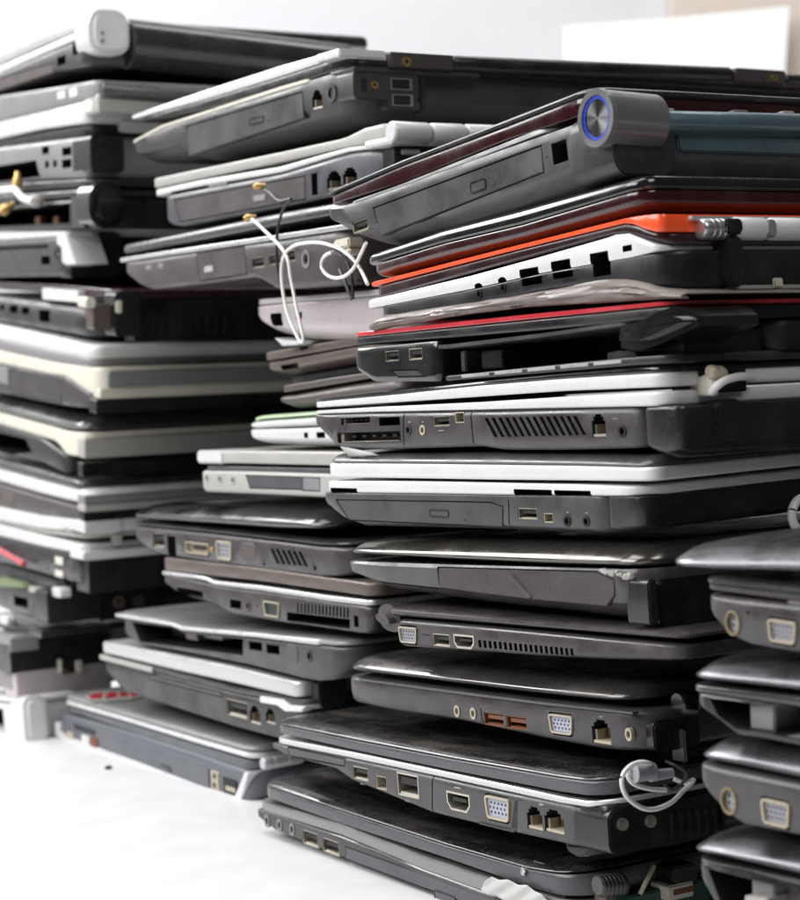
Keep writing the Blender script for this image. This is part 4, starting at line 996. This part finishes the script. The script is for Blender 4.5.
a3 = Laptop('pale sided laptop with stacked sockets under a white lid, third in the far left stack', GA, SA, [
    Ly('lid', 'white', [(-25, 134, 143), (0, 128, 138), (40, 119, 129), (85, 112, 123)], 'box', r=.006),
    Ly('gap', 'black', [(-25, 143, 152), (0, 138, 147), (85, 124, 136)], 'box', x0=.003),
    Ly('base', 'grey_light', [(-25, 152, 186), (0, 147, 183), (40, 142, 179), (85, 136, 178)], 'base', r=.006),
  ], [P('slot', (62, 147, 71.5, 155.5), d=.008), P('slot', (62, 159, 71.5, 168), d=.008), P('slot', (42, 146, 49, 154), d=.006), P('slot', (45, 161, 49, 168), d=.004), P('slot', (53, 160, 57, 167), d=.004),
      P('bay', [(-22, 169), (36, 160), (40, 176.5), (-22, 184)], d=.05)], ref=0, W=.36)
a3.rbox('hinge', 'charcoal', (85, 136, 119, 173), y0=-.008, y1=.02, r=.003)
a3.rbox('rear_ledge', 'white', (118, 123, 200, 134), y0=-.004, y1=.02, r=.002)
a3.rbox('rear_panel', 'grey_light', (118, 134, 200, 174), y0=.002, y1=.02, r=.002)
a4 = Laptop('gutted dark laptop frame with glossy round hinge cap and dangling antenna plugs', GA, SA, [
    Ly('lid', 'grey_dark', [(-25, 188, 196), (0, 184, 192), (90, 179, 186)], 'box'),
    Ly('frame', 'grey', [(-25, 197, 209), (0, 193, 205), (60, 189, 199), (88, 186.5, 197)], 'round'),
    Ly('base', 'charcoal', [(-25, 210, 232), (0, 206, 230), (60, 200, 229), (88, 198, 228)], 'base'),
  ], [P('bay', [(-22, 213), (70, 203), (70, 223), (-22, 227)], d=.05)], ref=0, W=.36)
a4.sbox('end_post', 'grey', [(72, 196), (82, 198), (86, 228), (74, 228)], x0=-.001, x1=.01)
a4.rbox('hinge_cap', 'gloss', (84, 182, 119, 229), y0=-.012, y1=.014, r=.010, bev=.005)
a4.rbox('rear_panel', 'black', (119, 190, 200, 226), y0=.004, y1=.02)
a4.sbox('copper_pin', 'rust', (20, 216, 25, 228), x0=.01, x1=.014); a4.sbox('copper_pin', 'rust', (38, 216, 43, 227), x0=.01, x1=.014)
a5 = Laptop('grey laptop with white wedge shaped end and a round black hinge hole', GA, SA, [
    Ly('lid', 'white', [(-25, 236, 241), (0, 235, 240), (64, 231, 236)], 'strip', r=.004),
    Ly('base', 'grey', [(-25, 241.3, 280), (0, 240.3, 277), (58, 236.3, 276), (64, 246, 275)], 'base', r=.004),
  ], [P('slot', (-20, 246, 48, 249.5), d=.004), P('slot', (41, 256, 50, 264.5), d=.008), P('jack', (57, 254, 6.5), m='charcoal', m2='black')], ref=0, W=.36)
a5.sbox('white_wedge', 'white', [(58, 231.5), (66, 231), (77, 264), (68, 265)], x0=-.001, x1=.02)
a5.rbox('white_end', 'white', (64, 231, 91, 266), y0=-.006, y1=.012, r=.003)
a5.rbox('end_foot', 'black', (68, 266, 100, 278), y0=-.004, y1=.012, r=.002)
a5.rbox('hinge_housing', 'grey_dark', (88, 231, 122, 279), y0=-.003, y1=.012, r=.008)
o = a5.rbox('hinge_hole', 'port_dark', (95, 242, 105, 265), y0=-.0036, y1=.004, r=.006, bev=0)
a5.rbox('rear_panel', 'black', (120, 233, 260, 276), y0=.006, y1=.02)
a6 = Laptop('black laptop with dark red lid line, lying on the broad white laptop', GA, SA, [
    Ly('lid', 'maroon_black', [(-25, 279, 287), (0, 282, 290), (60, 285, 293), (108, 290, 298)], 'box', x0=.004),
    Ly('base', 'grey_dark', [(-25, 292, 319), (0, 296, 323), (40, 301, 330), (88, 307, 338)], 'round', r=.012),
  ], [P('slot', (0, 304, 4, 310), d=.005), P('slot', (9.5, 305, 17.5, 313), d=.006), P('slot', (21.5, 307, 29, 314), d=.006), P('slot', (39, 310, 49.5, 322), d=.008)], ref=0, W=.36)
a6.sbox('white_plate', 'white', (42, 289, 78, 301), x0=.0, x1=.02)
a6.rbox('hinge_bracket', 'charcoal', (112, 292, 138, 336), y0=-.004, y1=.012, r=.003)
a6.rbox('hinge_screw', 'cream', (84, 297, 94, 308), y0=-.003, y1=.01, r=.002); a6.rbox('hinge_screw', 'cream', (113, 300, 119, 313), y0=-.005, y1=.01, r=.001)
a6.rbox('hinge_arm', 'taupe', (94, 304, 112, 330), y0=.001, y1=.012, r=.002)
a6.rbox('rear_panel', 'black', (138, 298, 300, 340), y0=.006, y1=.02)
for k in range(9):
    a6.rbox('vent_rib', 'charcoal', (156 + 9 * k, 316, 159 + 9 * k, 334), y0=.0045, y1=.008, r=.0004, bev=0)
a7 = Laptop('broad white laptop with a cream rim sweeping down at its corner', GA, SA, [
    Ly('lid', 'white', [(-25, 319, 333), (0, 324, 340), (50, 335, 351), (92, 345, 359)], 'lid', r=.008),
    Ly('lid_side', 'grey_light', [(-25, 333.3, 344), (0, 340.3, 350), (50, 351.3, 361), (92, 359.3, 367)], 'box', r=.008),
    Ly('deck', 'cream', [(-25, 344.5, 358), (0, 350.5, 363), (50, 361.5, 374), (66, 364, 376), (82, 366, 388), (92, 367.3, 394), (99, 368, 395)], 'box', r=.008),
    Ly('base', 'grey_purple', [(-25, 358.3, 388), (0, 363.3, 393), (50, 374.3, 403), (66, 376.3, 406), (82, 388.3, 408), (92, 394.3, 408)], 'base', r=.006),
  ], [P('block', (-4, 367, 8, 383), m='grey_light', n='sticker', out=.0002), P('panel', [(10, 369), (62, 379), (62, 403), (10, 393)], m='grey_purple', n='optical_drive')], ref=0, W=.38)
a7.rbox('rear_panel', 'silver_grey', (108, 368, 300, 384), y0=-.001, y1=.01, r=.002)
a7.rbox('rear_base', 'black', (96, 395.5, 300, 409), y0=-.001, y1=.01)
a7.rbox('rear_strip', 'cream', (100, 385, 300, 395), y0=-.0005, y1=.01, r=.001)
a8 = Laptop('black lidded laptop with cream base band and broken side, under the broad white laptop', GA, SA, [
    Ly('lid', 'gun_dark', [(-25, 388, 405), (0, 394, 412), (56, 408, 427), (84, 413, 431)], 'crown', r=.012),
    Ly('deck', 'cream', [(-25, 407, 417), (0, 413, 424), (56, 428, 441), (66, 431, 455), (84, 433, 456)], 'box', r=.008),
    Ly('base', 'grey_dark', [(-25, 417.3, 446), (0, 424.3, 453), (40, 437.3, 462), (66, 455.3, 474)], 'base', r=.006),
  ], [P('bay', [(-20, 428), (26, 439), (32, 452), (10, 455), (-20, 447)], d=.03)], ref=0, W=.37)
a8.rbox('rear_band', 'old_white', (84, 433, 300, 452), y0=-.001, y1=.01, r=.001)
a8.rbox('rear_base', 'black', (84, 457, 300, 470), y0=.002, y1=.01)
a9 = Laptop('laptop with grey lid, white rim and brownish base, above the cracked white lid', GA, SA, [
    Ly('lid', 'gun', [(-25, 453, 460), (0, 459, 467), (40, 469, 478), (80, 481, 489)], 'lid'),
    Ly('lid_rim', 'white', [(-25, 462, 477), (0, 468, 484), (40, 478.5, 496), (86, 490, 507)], 'round', r=.01),
    Ly('base', 'grey_brown', [(-25, 477.3, 502), (0, 484.3, 508), (40, 496.3, 517), (84, 508, 520)], 'base'),
  ], [P('block', (1, 492, 14, 502), m='taupe', n='sticker', out=.0002)], ref=0, W=.36)
a9.rbox('rear_rim', 'grey_light', (84, 490, 250, 499), y0=-.001, y1=.01); a9.rbox('rear_rim', 'old_white', (84, 499, 250, 506), y0=-.0015, y1=.01)
a9.rbox('rear_base', 'black', (86, 508, 150, 520), y0=.003, y1=.01)
a10 = Laptop('black sided laptop with cracked white lid and white deck, below the brown grey one', GA, SA, [
    Ly('lid', 'white', [(-25, 500, 513), (0, 507, 520), (40, 514, 528), (62, 518, 530), (84, 520, 534)], 'box', r=.006),
    Ly('lid_bezel', 'old_white', [(-25, 513.3, 517), (0, 520.3, 524), (40, 528.3, 534), (84, 534.3, 539)], 'box', x0=.002),
    Ly('deck', 'white', [(-25, 518, 529), (0, 525, 536), (40, 535, 546), (82, 545, 554)], 'box', r=.006),
    Ly('base', 'charcoal', [(-25, 529.3, 556), (0, 536.3, 562), (40, 546.3, 573), (82, 554.3, 585)], 'base', r=.006),
  ], [P('block', (55.5, 557, 63, 564.5), m='cream', n='usb_port', out=.0004), P('block', (55.5, 570.5, 63, 577), m='cream', n='usb_port', out=.0004), P('block', (68, 561, 73, 569), m='grey', n='icon', out=.0002)], ref=0, W=.36)
a10.rbox('lid_rear', 'white', (84, 519.5, 121, 534), y0=-.001, y1=.02, r=.002); a10.rbox('deck_rear', 'white', (82, 545, 250, 553.5), y0=-.001, y1=.02, r=.002)
a10.rbox('lid_post', 'old_white', (114, 534, 122, 546), y0=-.001, y1=.006); a10.rbox('rear_panel', 'black', (88, 554, 250, 586), y0=-.0005, y1=.02)
bm = bmesh.new()
for k in range(9):
    y, z = a10.at(62 + 3 * k, 527.5 + .9 * k + random.uniform(-.8, .8))
    bmesh.ops.create_icosphere(bm, subdivisions=1, radius=random.uniform(.001, .0022), matrix=Matrix.Translation((.0003, y, z)) @ Matrix.Diagonal((.5, 1.6, .7, 1)))
obj('crack', bm, ['taupe_dark'], a10.e)
a11 = Laptop('dismantled black laptop with green board scraps and two round sockets at its rear', GA, SA, [
    Ly('top_plate', 'charcoal', [(-25, 560, 572), (0, 566, 580), (56, 582, 590)], 'box', x0=.004),
    Ly('base', 'grey_purple', [(-25, 573, 594), (0, 581, 608), (38, 591, 621), (44, 592, 622)], 'base', r=.004),
    Ly('floor_plate', 'charcoal', [(-25, 615, 622), (0, 622, 630), (40, 630, 637)], 'box', x0=.002),
  ], [P('slot', (14, 597, 28, 607), d=.008, on=1)], ref=0, W=.36)
a11.sbox('circuit_board', 'pcb_pale', [(0, 577), (22, 582), (26, 588), (0, 587)], x0=-.001, x1=.02); a11.sbox('board_part', 'old_white', [(30, 586), (48, 591), (48, 595), (30, 592)], x0=-.001, x1=.01)
a11.sbox('screw_head', 'white', (56, 587, 65, 597), x0=-.003, x1=.004, r=.004); a11.sbox('screw_head', 'white', (3, 615, 12, 624), x0=-.003, x1=.004, r=.004)
a11.rbox('rear_panel', 'charcoal', (46, 589, 100, 622), y0=-.001, y1=.02, r=.002); a11.rbox('rear_panel', 'black', (100, 588, 165, 618), y0=.001, y1=.02)
rscrew(a11, 119, 602, .0040, m='taupe', y=.0002); rscrew(a11, 139, 600.5, .0036, m='taupe_dark', y=.0002)
a11.rbox('rear_floor', 'charcoal', (40, 627, 110, 635), y0=-.002, y1=.02)
a12 = Laptop('dark laptop with light grey base, resting on the white laptop with rounded end cap', GA, SA - .012, [
    Ly('lid', 'grey_light', [(-25, 633, 648), (0, 635, 651), (10, 636, 653)], 'box'),
    Ly('deck', 'charcoal', [(-25, 648.3, 664), (0, 651.3, 668), (8, 653.3, 671)], 'box'),
    Ly('base', 'grey_light', [(-25, 664.3, 684), (0, 668.3, 688), (14, 671.3, 694)], 'base', r=.006),
  ], [], ref=0, W=.22)
a12.rbox('lid_rear', 'grey_light', (8, 637, 37, 651), y0=-.004, y1=.02); a12.rbox('deck_rear', 'charcoal', (8, 638, 110, 668), y0=-.002, y1=.02)
a12.rbox('base_rear', 'pink_silver', (14, 667, 110, 694), y0=-.003, y1=.02, r=.001)
s_ = a12.rbox('network_port', 'port_dark', (58, 660, 74, 673), y0=-.0034, y1=.004, bev=0)
a12.rbox('port_edge', 'cream', (56, 659, 60, 673), y0=-.005, y1=.004, parent=s_); a12.rbox('port_edge', 'cream', (73, 660, 80, 672), y0=-.005, y1=.004, parent=s_); a12.rbox('port_pins', 'gold', (61, 668, 66, 672), y0=-.0038, y1=.002, parent=s_)
a13 = Laptop('white laptop with smooth rounded end cap, lowest of the far left stack', GA, SA - .012, [
    Ly('lid', 'white', [(-25, 692, 700), (0, 695, 703), (22, 697, 705)], 'round', W=.04),
    Ly('base', 'white', [(-25, 700.3, 736), (0, 703.3, 742), (22, 705.3, 746)], 'base', r=.006, W=.04),
  ], [P('slot', (-16, 708, 4, 732), d=.012)], ref=0, W=.30)
a13.rbox('end_cap', 'white', (20, 695, 47, 746), y0=-.006, y1=.02, r=.007, bev=.003)
a13.rbox('rear_panel', 'black', (40, 698, 140, 744), y0=.002, y1=.12)

# ================================================================== CABLES AND LOOSE BITS
def rp(px, py, s): return on_row(px, py, s)
def path(P, s): return [rp(p[0], p[1], (p[2] if len(p) > 2 else s)) for p in P]
cable('antenna_cable', path([(252, 219, .428), (262, 228, .418), (285, 253), (291, 280), (297, 310), (303, 336), (301.5, 342.5), (296, 334), (287, 312), (282.5, 288), (281.5, 268), (285, 254), (294, 246), (306, 243), (322, 243), (340, 249), (352, 258), (361, 270), (367.5, 284, .402)], .412),
      .00078, 'cable_white', 'long white antenna cable hanging in a narrow loop in front of the middle stack')
cable('antenna_cable', path([(366, 243, .405), (359, 258), (353, 269), (345, 276), (335, 278), (326, 274), (321.5, 266), (324, 257), (332, 252.5), (343, 253, .428)], .410),
      .00078, 'cable_white', 'short white antenna cable curled in one round loop beside the orange laptop')
cable('antenna_wire', path([(262, 189, .43), (270, 193, .42), (279, 201), (291, 199), (285, 206), (279, 222), (277, 240), (277, 262), (280, 282), (282, 290)], .416),
      .0007, 'cable_black', 'thin black antenna wire with a gold plug, hanging from the white laptop with hinge barrels')
cable('antenna_wire', path([(288, 246, .43), (300, 244), (320, 243), (336, 249), (347, 262), (352, 280), (353, 299)], .414),
      .0007, 'cable_black', 'thin black antenna wire dangling past the white ringed power socket')
cable('antenna_wire', path([(340, 270, .42), (346, 284), (352, 299)], .416), .0009, 'cable_black', 'shortest black wire, dangling straight down left of the orange laptop')
def plug(name, px, py, s, r, m, label, cat, ax=(.9, .1, .1)):
    bm = bmesh.new(); n = 16
    st = [(-1.6, .5), (-1.1, .62), (-1.05, .95), (-.2, 1), (-.1, .8), (.4, .8), (.5, .62), (1.5, .55)]
    R = [[bm.verts.new((d * r, k * r * math.cos(2 * math.pi * q / n), k * r * math.sin(2 * math.pi * q / n))) for q in range(n)] for d, k in st]
    for A, B in zip(R, R[1:]):
        for q in range(n): bm.faces.new((A[q], A[(q + 1) % n], B[(q + 1) % n], B[q]))
    bm.faces.new(R[0][::-1]); bm.faces.new(R[-1]); bmesh.ops.recalc_face_normals(bm, faces=bm.faces)
    o = obj(name, bm, [m]); o.location = rp(px, py, s); o.rotation_euler = Vector(ax).to_track_quat('X', 'Z').to_euler()
    tag(o, label, cat); return o
plug('antenna_plug', 259.5, 186, .428, .0020, 'gold', 'tiny gold plug at the end of the thin black wire', 'plug')
plug('antenna_plug', 250, 217.5, .428, .0020, 'gold', 'tiny gold plug at the free end of the long white cable', 'plug')
# cream plug wedged between middle and front stacks
bm = bmesh.new()
for (a, b, c, d) in ((341, 237, 356, 250), (345, 248, 357, 256), (340, 244, 347, 249)):
    p0 = rp(a, d, .425); p1 = rp(c, b, .425)
    w = (p1 - p0).dot(EY); hh = p1.z - p0.z
    mtx = Matrix.Translation((p0 + p1) / 2) @ Matrix.Rotation(YAW, 4, 'Z') @ Matrix.Diagonal((.008, abs(w), abs(hh), 1))
    v = bmesh.ops.create_cube(bm, size=1, matrix=mtx)
bmesh.ops.bevel(bm, geom=list(bm.edges), offset=.0008, segments=2, affect='EDGES')
o = obj('cream_plug', bm, ['cream']); tag(o, 'cream plastic plug wedged below the front end of the blue ringed laptop', 'plug')
# crumpled sheet between the orange and the red edged laptops
def sheet():
    from mathutils import noise
    top = [(376, 324, 330), (385, 316, 328), (400, 314.5, 325), (430, 309.5, 320), (470, 303.5, 313), (520, 296, 307), (560, 289, 304), (600, 281, 302), (630, 279.5, 300), (645, 283, 299), (660, 290, 298), (690, 294, 297)]
    K = 26; bm = bmesh.new(); rows = []
    xs = [376 + (690 - 376) * i / 90 for i in range(91)]
    for x in xs:
        for a_, b_ in zip(top, top[1:]):
            if a_[0] <= x <= b_[0]:
                f = (x - a_[0]) / (b_[0] - a_[0]); yt = a_[1] + (b_[1] - a_[1]) * f; yb = a_[2] + (b_[2] - a_[2]) * f; break
        a = rp(x, yb, SC + .001); b = rp(x, yt, SC + .001); row = []
        for k in range(K):
            t_ = k / (K - 1)
            if t_ < .45: p = a.lerp(b, t_ / .45) + EX * (-.003 * math.sin(t_ / .45 * math.pi))
            else: p = b + EX * ((t_ - .45) / .55 * .18) + EZ * (-(b.z - a.z) * .35 * min(1, (t_ - .45) * 4))
            q = Vector((p.dot(EY) * 22, k * .35, p.z * 130))
            n1 = noise.noise(q) ; n2 = noise.noise(q * 2.7 + Vector((7, 3, 1)))
            amp = .0012 if t_ < .5 else .0007
            row.append(bm.verts.new(p + EX * (abs(n1) - .25) * amp * 1.6 + EX * n2 * amp * .6 + EZ * (n2 * .0005)))
        rows.append(row)
    for A, B in zip(rows, rows[1:]):
        for k in range(K - 1): bm.faces.new((A[k], A[k + 1], B[k + 1], B[k]))
    o = obj('packing_sheet', bm, ['sheet_brown'], ang=60)
    m = o.modifiers.new('t', 'SOLIDIFY'); m.thickness = .0005
    tag(o, 'crumpled brownish packing sheet squeezed between the orange and the red edged laptops', 'packing sheet')
sheet()
# cable knot with grey plug behind the second lowest laptop
def bp(px, py, dy=-.01): return c10.e.matrix_world @ bpt(c10, px, py, dy)
bpy.context.view_layer.update()
cable('antenna_cable', [bp(666, 790), bp(650, 789), bp(634, 784), bp(627.5, 774), bp(633, 765), bp(643, 762), bp(652, 765, -.012), bp(647, 763, -.016), bp(634, 764, -.016), bp(624, 773, -.016), bp(622, 785, -.016), bp(628, 798, -.016), bp(642, 808, -.015), bp(656, 809, -.015), bp(672, 802, -.015), bp(684, 790, -.014), bp(694, 780, -.014), bp(685, 783, -.012), bp(674, 779, -.01)],
      .00085, 'cable_white', 'white cable coiled round a grey plug at the rear of the second lowest front laptop')
bm = bmesh.new()
for (g0, g1, rr) in (((634, 773), (654, 771), .0036), ((650, 776), (672, 773), .0022)):
    a, b = bp(*g0, -.012), bp(*g1, -.013); d = (b - a); L_ = d.length
    bmesh.ops.create_cone(bm, cap_ends=True, segments=14, radius1=rr, radius2=rr * .8, depth=L_, matrix=Matrix.Translation((a + b) / 2) @ d.to_track_quat('Z', 'Y').to_matrix().to_4x4())
o = obj('grey_plug', bm, ['vga_grey']); tag(o, 'grey plastic plug held inside the coiled white cable', 'plug')
cable('antenna_wire', [bp(666, 761, -.008), bp(676, 766, -.012), bp(686, 772, -.014), bp(683, 782, -.012), bp(672, 790, -.01), bp(664, 784, -.008)], .0007, 'cable_black', 'thin black wire twisted beside the grey plug at the right of the front stack')
# white loop at the right border
def cp(px, py, dy): return c6.e.matrix_world @ bpt(c6, px, py, dy)
cable('white_loop', [cp(806, 497, .0), cp(798, 500, -.003), cp(793, 508, -.004), cp(792, 517, -.004), cp(795, 526, -.004), cp(802, 532, -.003), cp(811, 533, .0), cp(818, 527, -.002), cp(820, 512, -.002)], .0016, 'cable_white',
      'thick white cable loop at the right border behind the white rimmed laptops')
# torn paper on the lowest laptop
def torn():
    from mathutils import noise
    top = [(485, 881), (491, 877), (499, 880), (507, 879.5), (518, 885), (526, 885), (534, 891), (541, 894), (548, 902)]
    bot = [(481, 890), (487, 895), (496, 896), (506, 902), (516, 903), (525, 908), (535, 908), (543, 911), (548, 909)]
    bm = bmesh.new(); rows = []; n = 48; K = 12
    def lerp(P_, f):
        k = min(len(P_) - 2, int(f * (len(P_) - 1))); g = f * (len(P_) - 1) - k
        return (P_[k][0] + (P_[k + 1][0] - P_[k][0]) * g, P_[k][1] + (P_[k + 1][1] - P_[k][1]) * g)
    for i in range(n):
        a, b = lerp(top, i / (n - 1)), lerp(bot, i / (n - 1)); row = []
        for k in range(K):
            f = k / (K - 1); x, y = a[0] + (b[0] - a[0]) * f, a[1] + (b[1] - a[1]) * f
            q = Vector((x * .09, y * .09, 2.0)); e = abs(((x * .8 + y * 1.3) % 22) / 22 - .5) * .0016 + noise.noise(q) * .0003
            row.append(bm.verts.new(rp(x, y, SC - .0028 + e)))
        rows.append(row)
    for A, B in zip(rows, rows[1:]):
        for k in range(K - 1): bm.faces.new((A[k], A[k + 1], B[k + 1], B[k]))
    o = obj('torn_paper', bm, ['paper'], ang=40)
    m = o.modifiers.new('t', 'SOLIDIFY'); m.thickness = .0003
    tag(o, 'torn white paper scrap stuck to the side of the lowest front laptop', 'paper')
torn()
# white flake on the lid of the lowest laptop
bm = bmesh.new(); p = rp(523, 871, SC - .001)
bmesh.ops.create_icosphere(bm, subdivisions=2, radius=.0015, matrix=Matrix.Translation(p) @ Matrix.Rotation(YAW, 4, 'Z') @ Matrix.Diagonal((.5, .9, 1.2, 1)))
for v in bm.verts: v.co += Vector((random.uniform(-1, 1), random.uniform(-1, 1), random.uniform(-1, 1))) * .0004
a = rp(526, 869, SC + .0005); b = rp(552, 862, SC + .012)
tube(bm, [a, a.lerp(b, .5) + EZ * .0008, b], .0007, 6)
o = obj('paint_drip', bm, ['white']); tag(o, 'small white blob with a thin streak on the lid edge of the lowest front laptop', 'paint drip')
# white corner of paper under the vented laptop
bm = bmesh.new()
q = [rp(341, 446, SC + .001), rp(372, 452.5, SC + .0), rp(383, 455.5, SC + .004), rp(364, 456.5, SC + .002), rp(350, 456, SC + .001)]
prismv = [bm.verts.new(p) for p in q]; bm.faces.new(prismv)
o = obj('paper_scrap', bm, ['paper']); m = o.modifiers.new('t', 'SOLIDIFY'); m.thickness = .0005
tag(o, 'white paper corner sticking out below the card slots of the vented laptop', 'paper')
# sticker on the silver lid
def on_lid(px, py, L, h):
    nrm = L.rot @ Vector((0, 0, 1)); d = ray(px, py); o = L.o + L.rot @ Vector((0, 0, h)); k = (o - C0).dot(nrm) / d.dot(nrm); return L.rot.transposed() @ (C0 + d * k - L.o)
zt = max(q[1] for q in b13.slabs[0].p)
def decal(name, m, P_, lift, par):
    bm = bmesh.new(); V = []
    for a, b in P_:
        q = on_lid(a, b, b13, zt + lift); V.append(q)
    top = [bm.verts.new(v) for v in V]; bot = [bm.verts.new(v - Vector((0, 0, .0004))) for v in V]
    n = len(V); bm.faces.new(top); bm.faces.new(bot[::-1])
    for i in range(n): bm.faces.new((top[i], bot[i], bot[(i + 1) % n], top[(i + 1) % n]))
    bmesh.ops.recalc_face_normals(bm, faces=bm.faces)
    return obj(name, bm, [m], par, smooth=False)
st = decal('sticker', 'old_white', [(84, 697), (92, 692), (118, 690.5), (142, 692), (146, 695), (132, 699), (108, 701), (92, 701)], .0006, b13.e)
st['label'] = 'red and white sticker'
for g in ([(88, 696), (94, 693), (104, 692.5), (101, 698.5), (92, 699)], [(106, 693), (116, 691.7), (118, 697), (105, 698.6)], [(119, 692), (127, 692), (129, 696), (120, 697)], [(130, 692.5), (138, 693), (137, 696), (131, 696.6)]):
    decal('red_print', 'red', g, .0008, st)
# loose cream antenna plugs on the gutted frame
cable('antenna_cable', path([(-20, 190, .424), (0, 190.5, .424), (14, 189.5, .42), (19, 194, .418), (24, 199, .418), (33, 201, .42)], .42), .0022, 'cable_white', 'white cable lying across the gutted dark frame in the far left stack')
plug('antenna_plug', 17.5, 180.5, .424, .0036, 'gold', 'gold tipped plug standing upright on the gutted frame at the left', 'plug', (.1, .1, 1))
plug('antenna_plug', 7, 208, .424, .0036, 'gold', 'gold tipped plug lying low inside the gutted frame at the left border', 'plug', (.8, .3, .5))
bm = bmesh.new(); bmesh.ops.create_icosphere(bm, subdivisions=2, radius=.0052, matrix=Matrix.Translation(rp(36, 201, .424)) @ Matrix.Diagonal((1, 1.2, .8, 1)))
o = obj('cable_joint', bm, ['old_white']); tag(o, 'off white round cable joint at the end of the far left white cable', 'plug')
cable('ribbon_cable', path([(-8, 546), (10, 556), (24, 564)], .426), .0018, 'red', 'short red cable showing at the left border beside the black sided laptop')
# crumb on the table
def on_table(px, py, z=0.0):
    d = ray(px, py); return C0 + d * ((z - CAM_H) / d.z)
bm = bmesh.new(); bmesh.ops.create_icosphere(bm, subdivisions=2, radius=.0016, matrix=Matrix.Translation(on_table(108.5, 767.5, .001)) @ Matrix.Diagonal((1.4, 1, .7, 1)))
for v in bm.verts: v.co += Vector((random.uniform(-1, 1), random.uniform(-1, 1), random.uniform(-.6, .6))) * .0004
o = obj('crumb', bm, ['grey_dark']); tag(o, 'tiny dark crumb on the white table in front of the silver laptop', 'crumb')

# ================================================================== SETTING
def box(name, m, lo, hi, rotz=0, loc=(0, 0, 0)):
    bm = bmesh.new(); bmesh.ops.create_cube(bm, size=1, matrix=Matrix.Translation([(a + b) / 2 for a, b in zip(lo, hi)]) @ Matrix.Diagonal([b - a for a, b in zip(lo, hi)] + [1]))
    o = obj(name, bm, [m], smooth=False); o.rotation_euler = (0, 0, rotz); o.location = loc; return o
mat('table_white', (0.63, 0.63, 0.64), 0.45)
mat('wall_white', (0.60, 0.60, 0.615), 0.7, wear=0.1)
t = box('table', 'table_white', (-1.2, -.8, -.04), (1.6, 2.2, 0)); t['kind'] = 'structure'
w = box('wall', 'wall_white', (-3, 2.25, -1), (3.2, 2.35, 2.2)); w['kind'] = 'structure'
def wall_pt(px, py, y): d = ray(px, py); return C0 + d * (y / d.y)
def wall_sheet(name, m, P_, y, th, label, cat):
    bm = bmesh.new(); f = [bm.verts.new(wall_pt(a, b, y)) for a, b in P_]; g = [bm.verts.new(v.co + Vector((0, th, 0))) for v in f]
    n = len(f); bm.faces.new(f); bm.faces.new(g[::-1])
    for i in range(n): bm.faces.new((f[i], g[i], g[(i + 1) % n], f[(i + 1) % n]))
    bmesh.ops.recalc_face_normals(bm, faces=bm.faces)
    o = obj(name, bm, [m], smooth=False); tag(o, label, cat); return o
mat('board_paper', (0.88, 0.88, 0.88), 0.6, wear=0.05)
mat('cardboard', (0.60, 0.52, 0.46), 0.8, wear=0.1)
wall_sheet('paper_sheet', 'board_paper', [(564, 26), (670, 18), (789, 6), (783, 110), (564, 110)], 2.20, .004, 'large blank white paper sheet on the wall behind the stacks', 'paper')
wall_sheet('wall_panel', 'cardboard', [(672, -30), (840, -40), (840, 120), (672, 120)], 2.225, .02, 'pale beige panel on the wall behind the white paper sheet', 'panel')

# ================================================================== LIGHT
def area(name, loc, target, sx, sy, power, color=(1, 1, 1)):
    l = bpy.data.lights.new(name, 'AREA'); l.shape = 'RECTANGLE'; l.size = sx; l.size_y = sy; l.energy = power; l.color = color
    o = bpy.data.objects.new(name, l); col.objects.link(o); o.location = loc
    o.rotation_euler = (Vector(target) - Vector(loc)).to_track_quat('-Z', 'Y').to_euler(); return o
area('ceiling_lamp', (-.65, .65, 1.9), (-.1, .85, .1), 1.4, 1.2, 27, (1, .985, .97))
area('left_softbox', (-1.8, .35, 1.35), (0, .8, .12), 2.2, .9, 50, (.97, .985, 1))  # large softbox on the left, lights the side faces
area('back_lamp', (-.90, 2.1, 1.15), (0, .7, .1), 2.0, .5, 32, (1, 1, 1))
area('rear_fill', (.9, -.7, 1.8), (.1, .8, .1), .9, .9, 15, (1, .985, .97))  # added fill light that lifts the rear faces, not a lamp of the room
area('wall_fill', (.2, 1.5, 1.9), (.2, 2.25, .5), 1.6, .5, 15, (1, 1, 1))  # added light, only there to brighten the wall behind the stacks
wd = bpy.data.worlds.new('World'); scene.world = wd; wd.use_nodes = True
bg = wd.node_tree.nodes['Background']; bg.inputs[0].default_value = (.9, .93, 1, 1); bg.inputs[1].default_value = .05

scene.render.engine = 'CYCLES'
scene.cycles.max_bounces = 8
scene.view_settings.view_transform = 'Standard'; scene.view_settings.look = 'None'
scene.view_settings.exposure = 0.0; scene.view_settings.gamma = 1.0
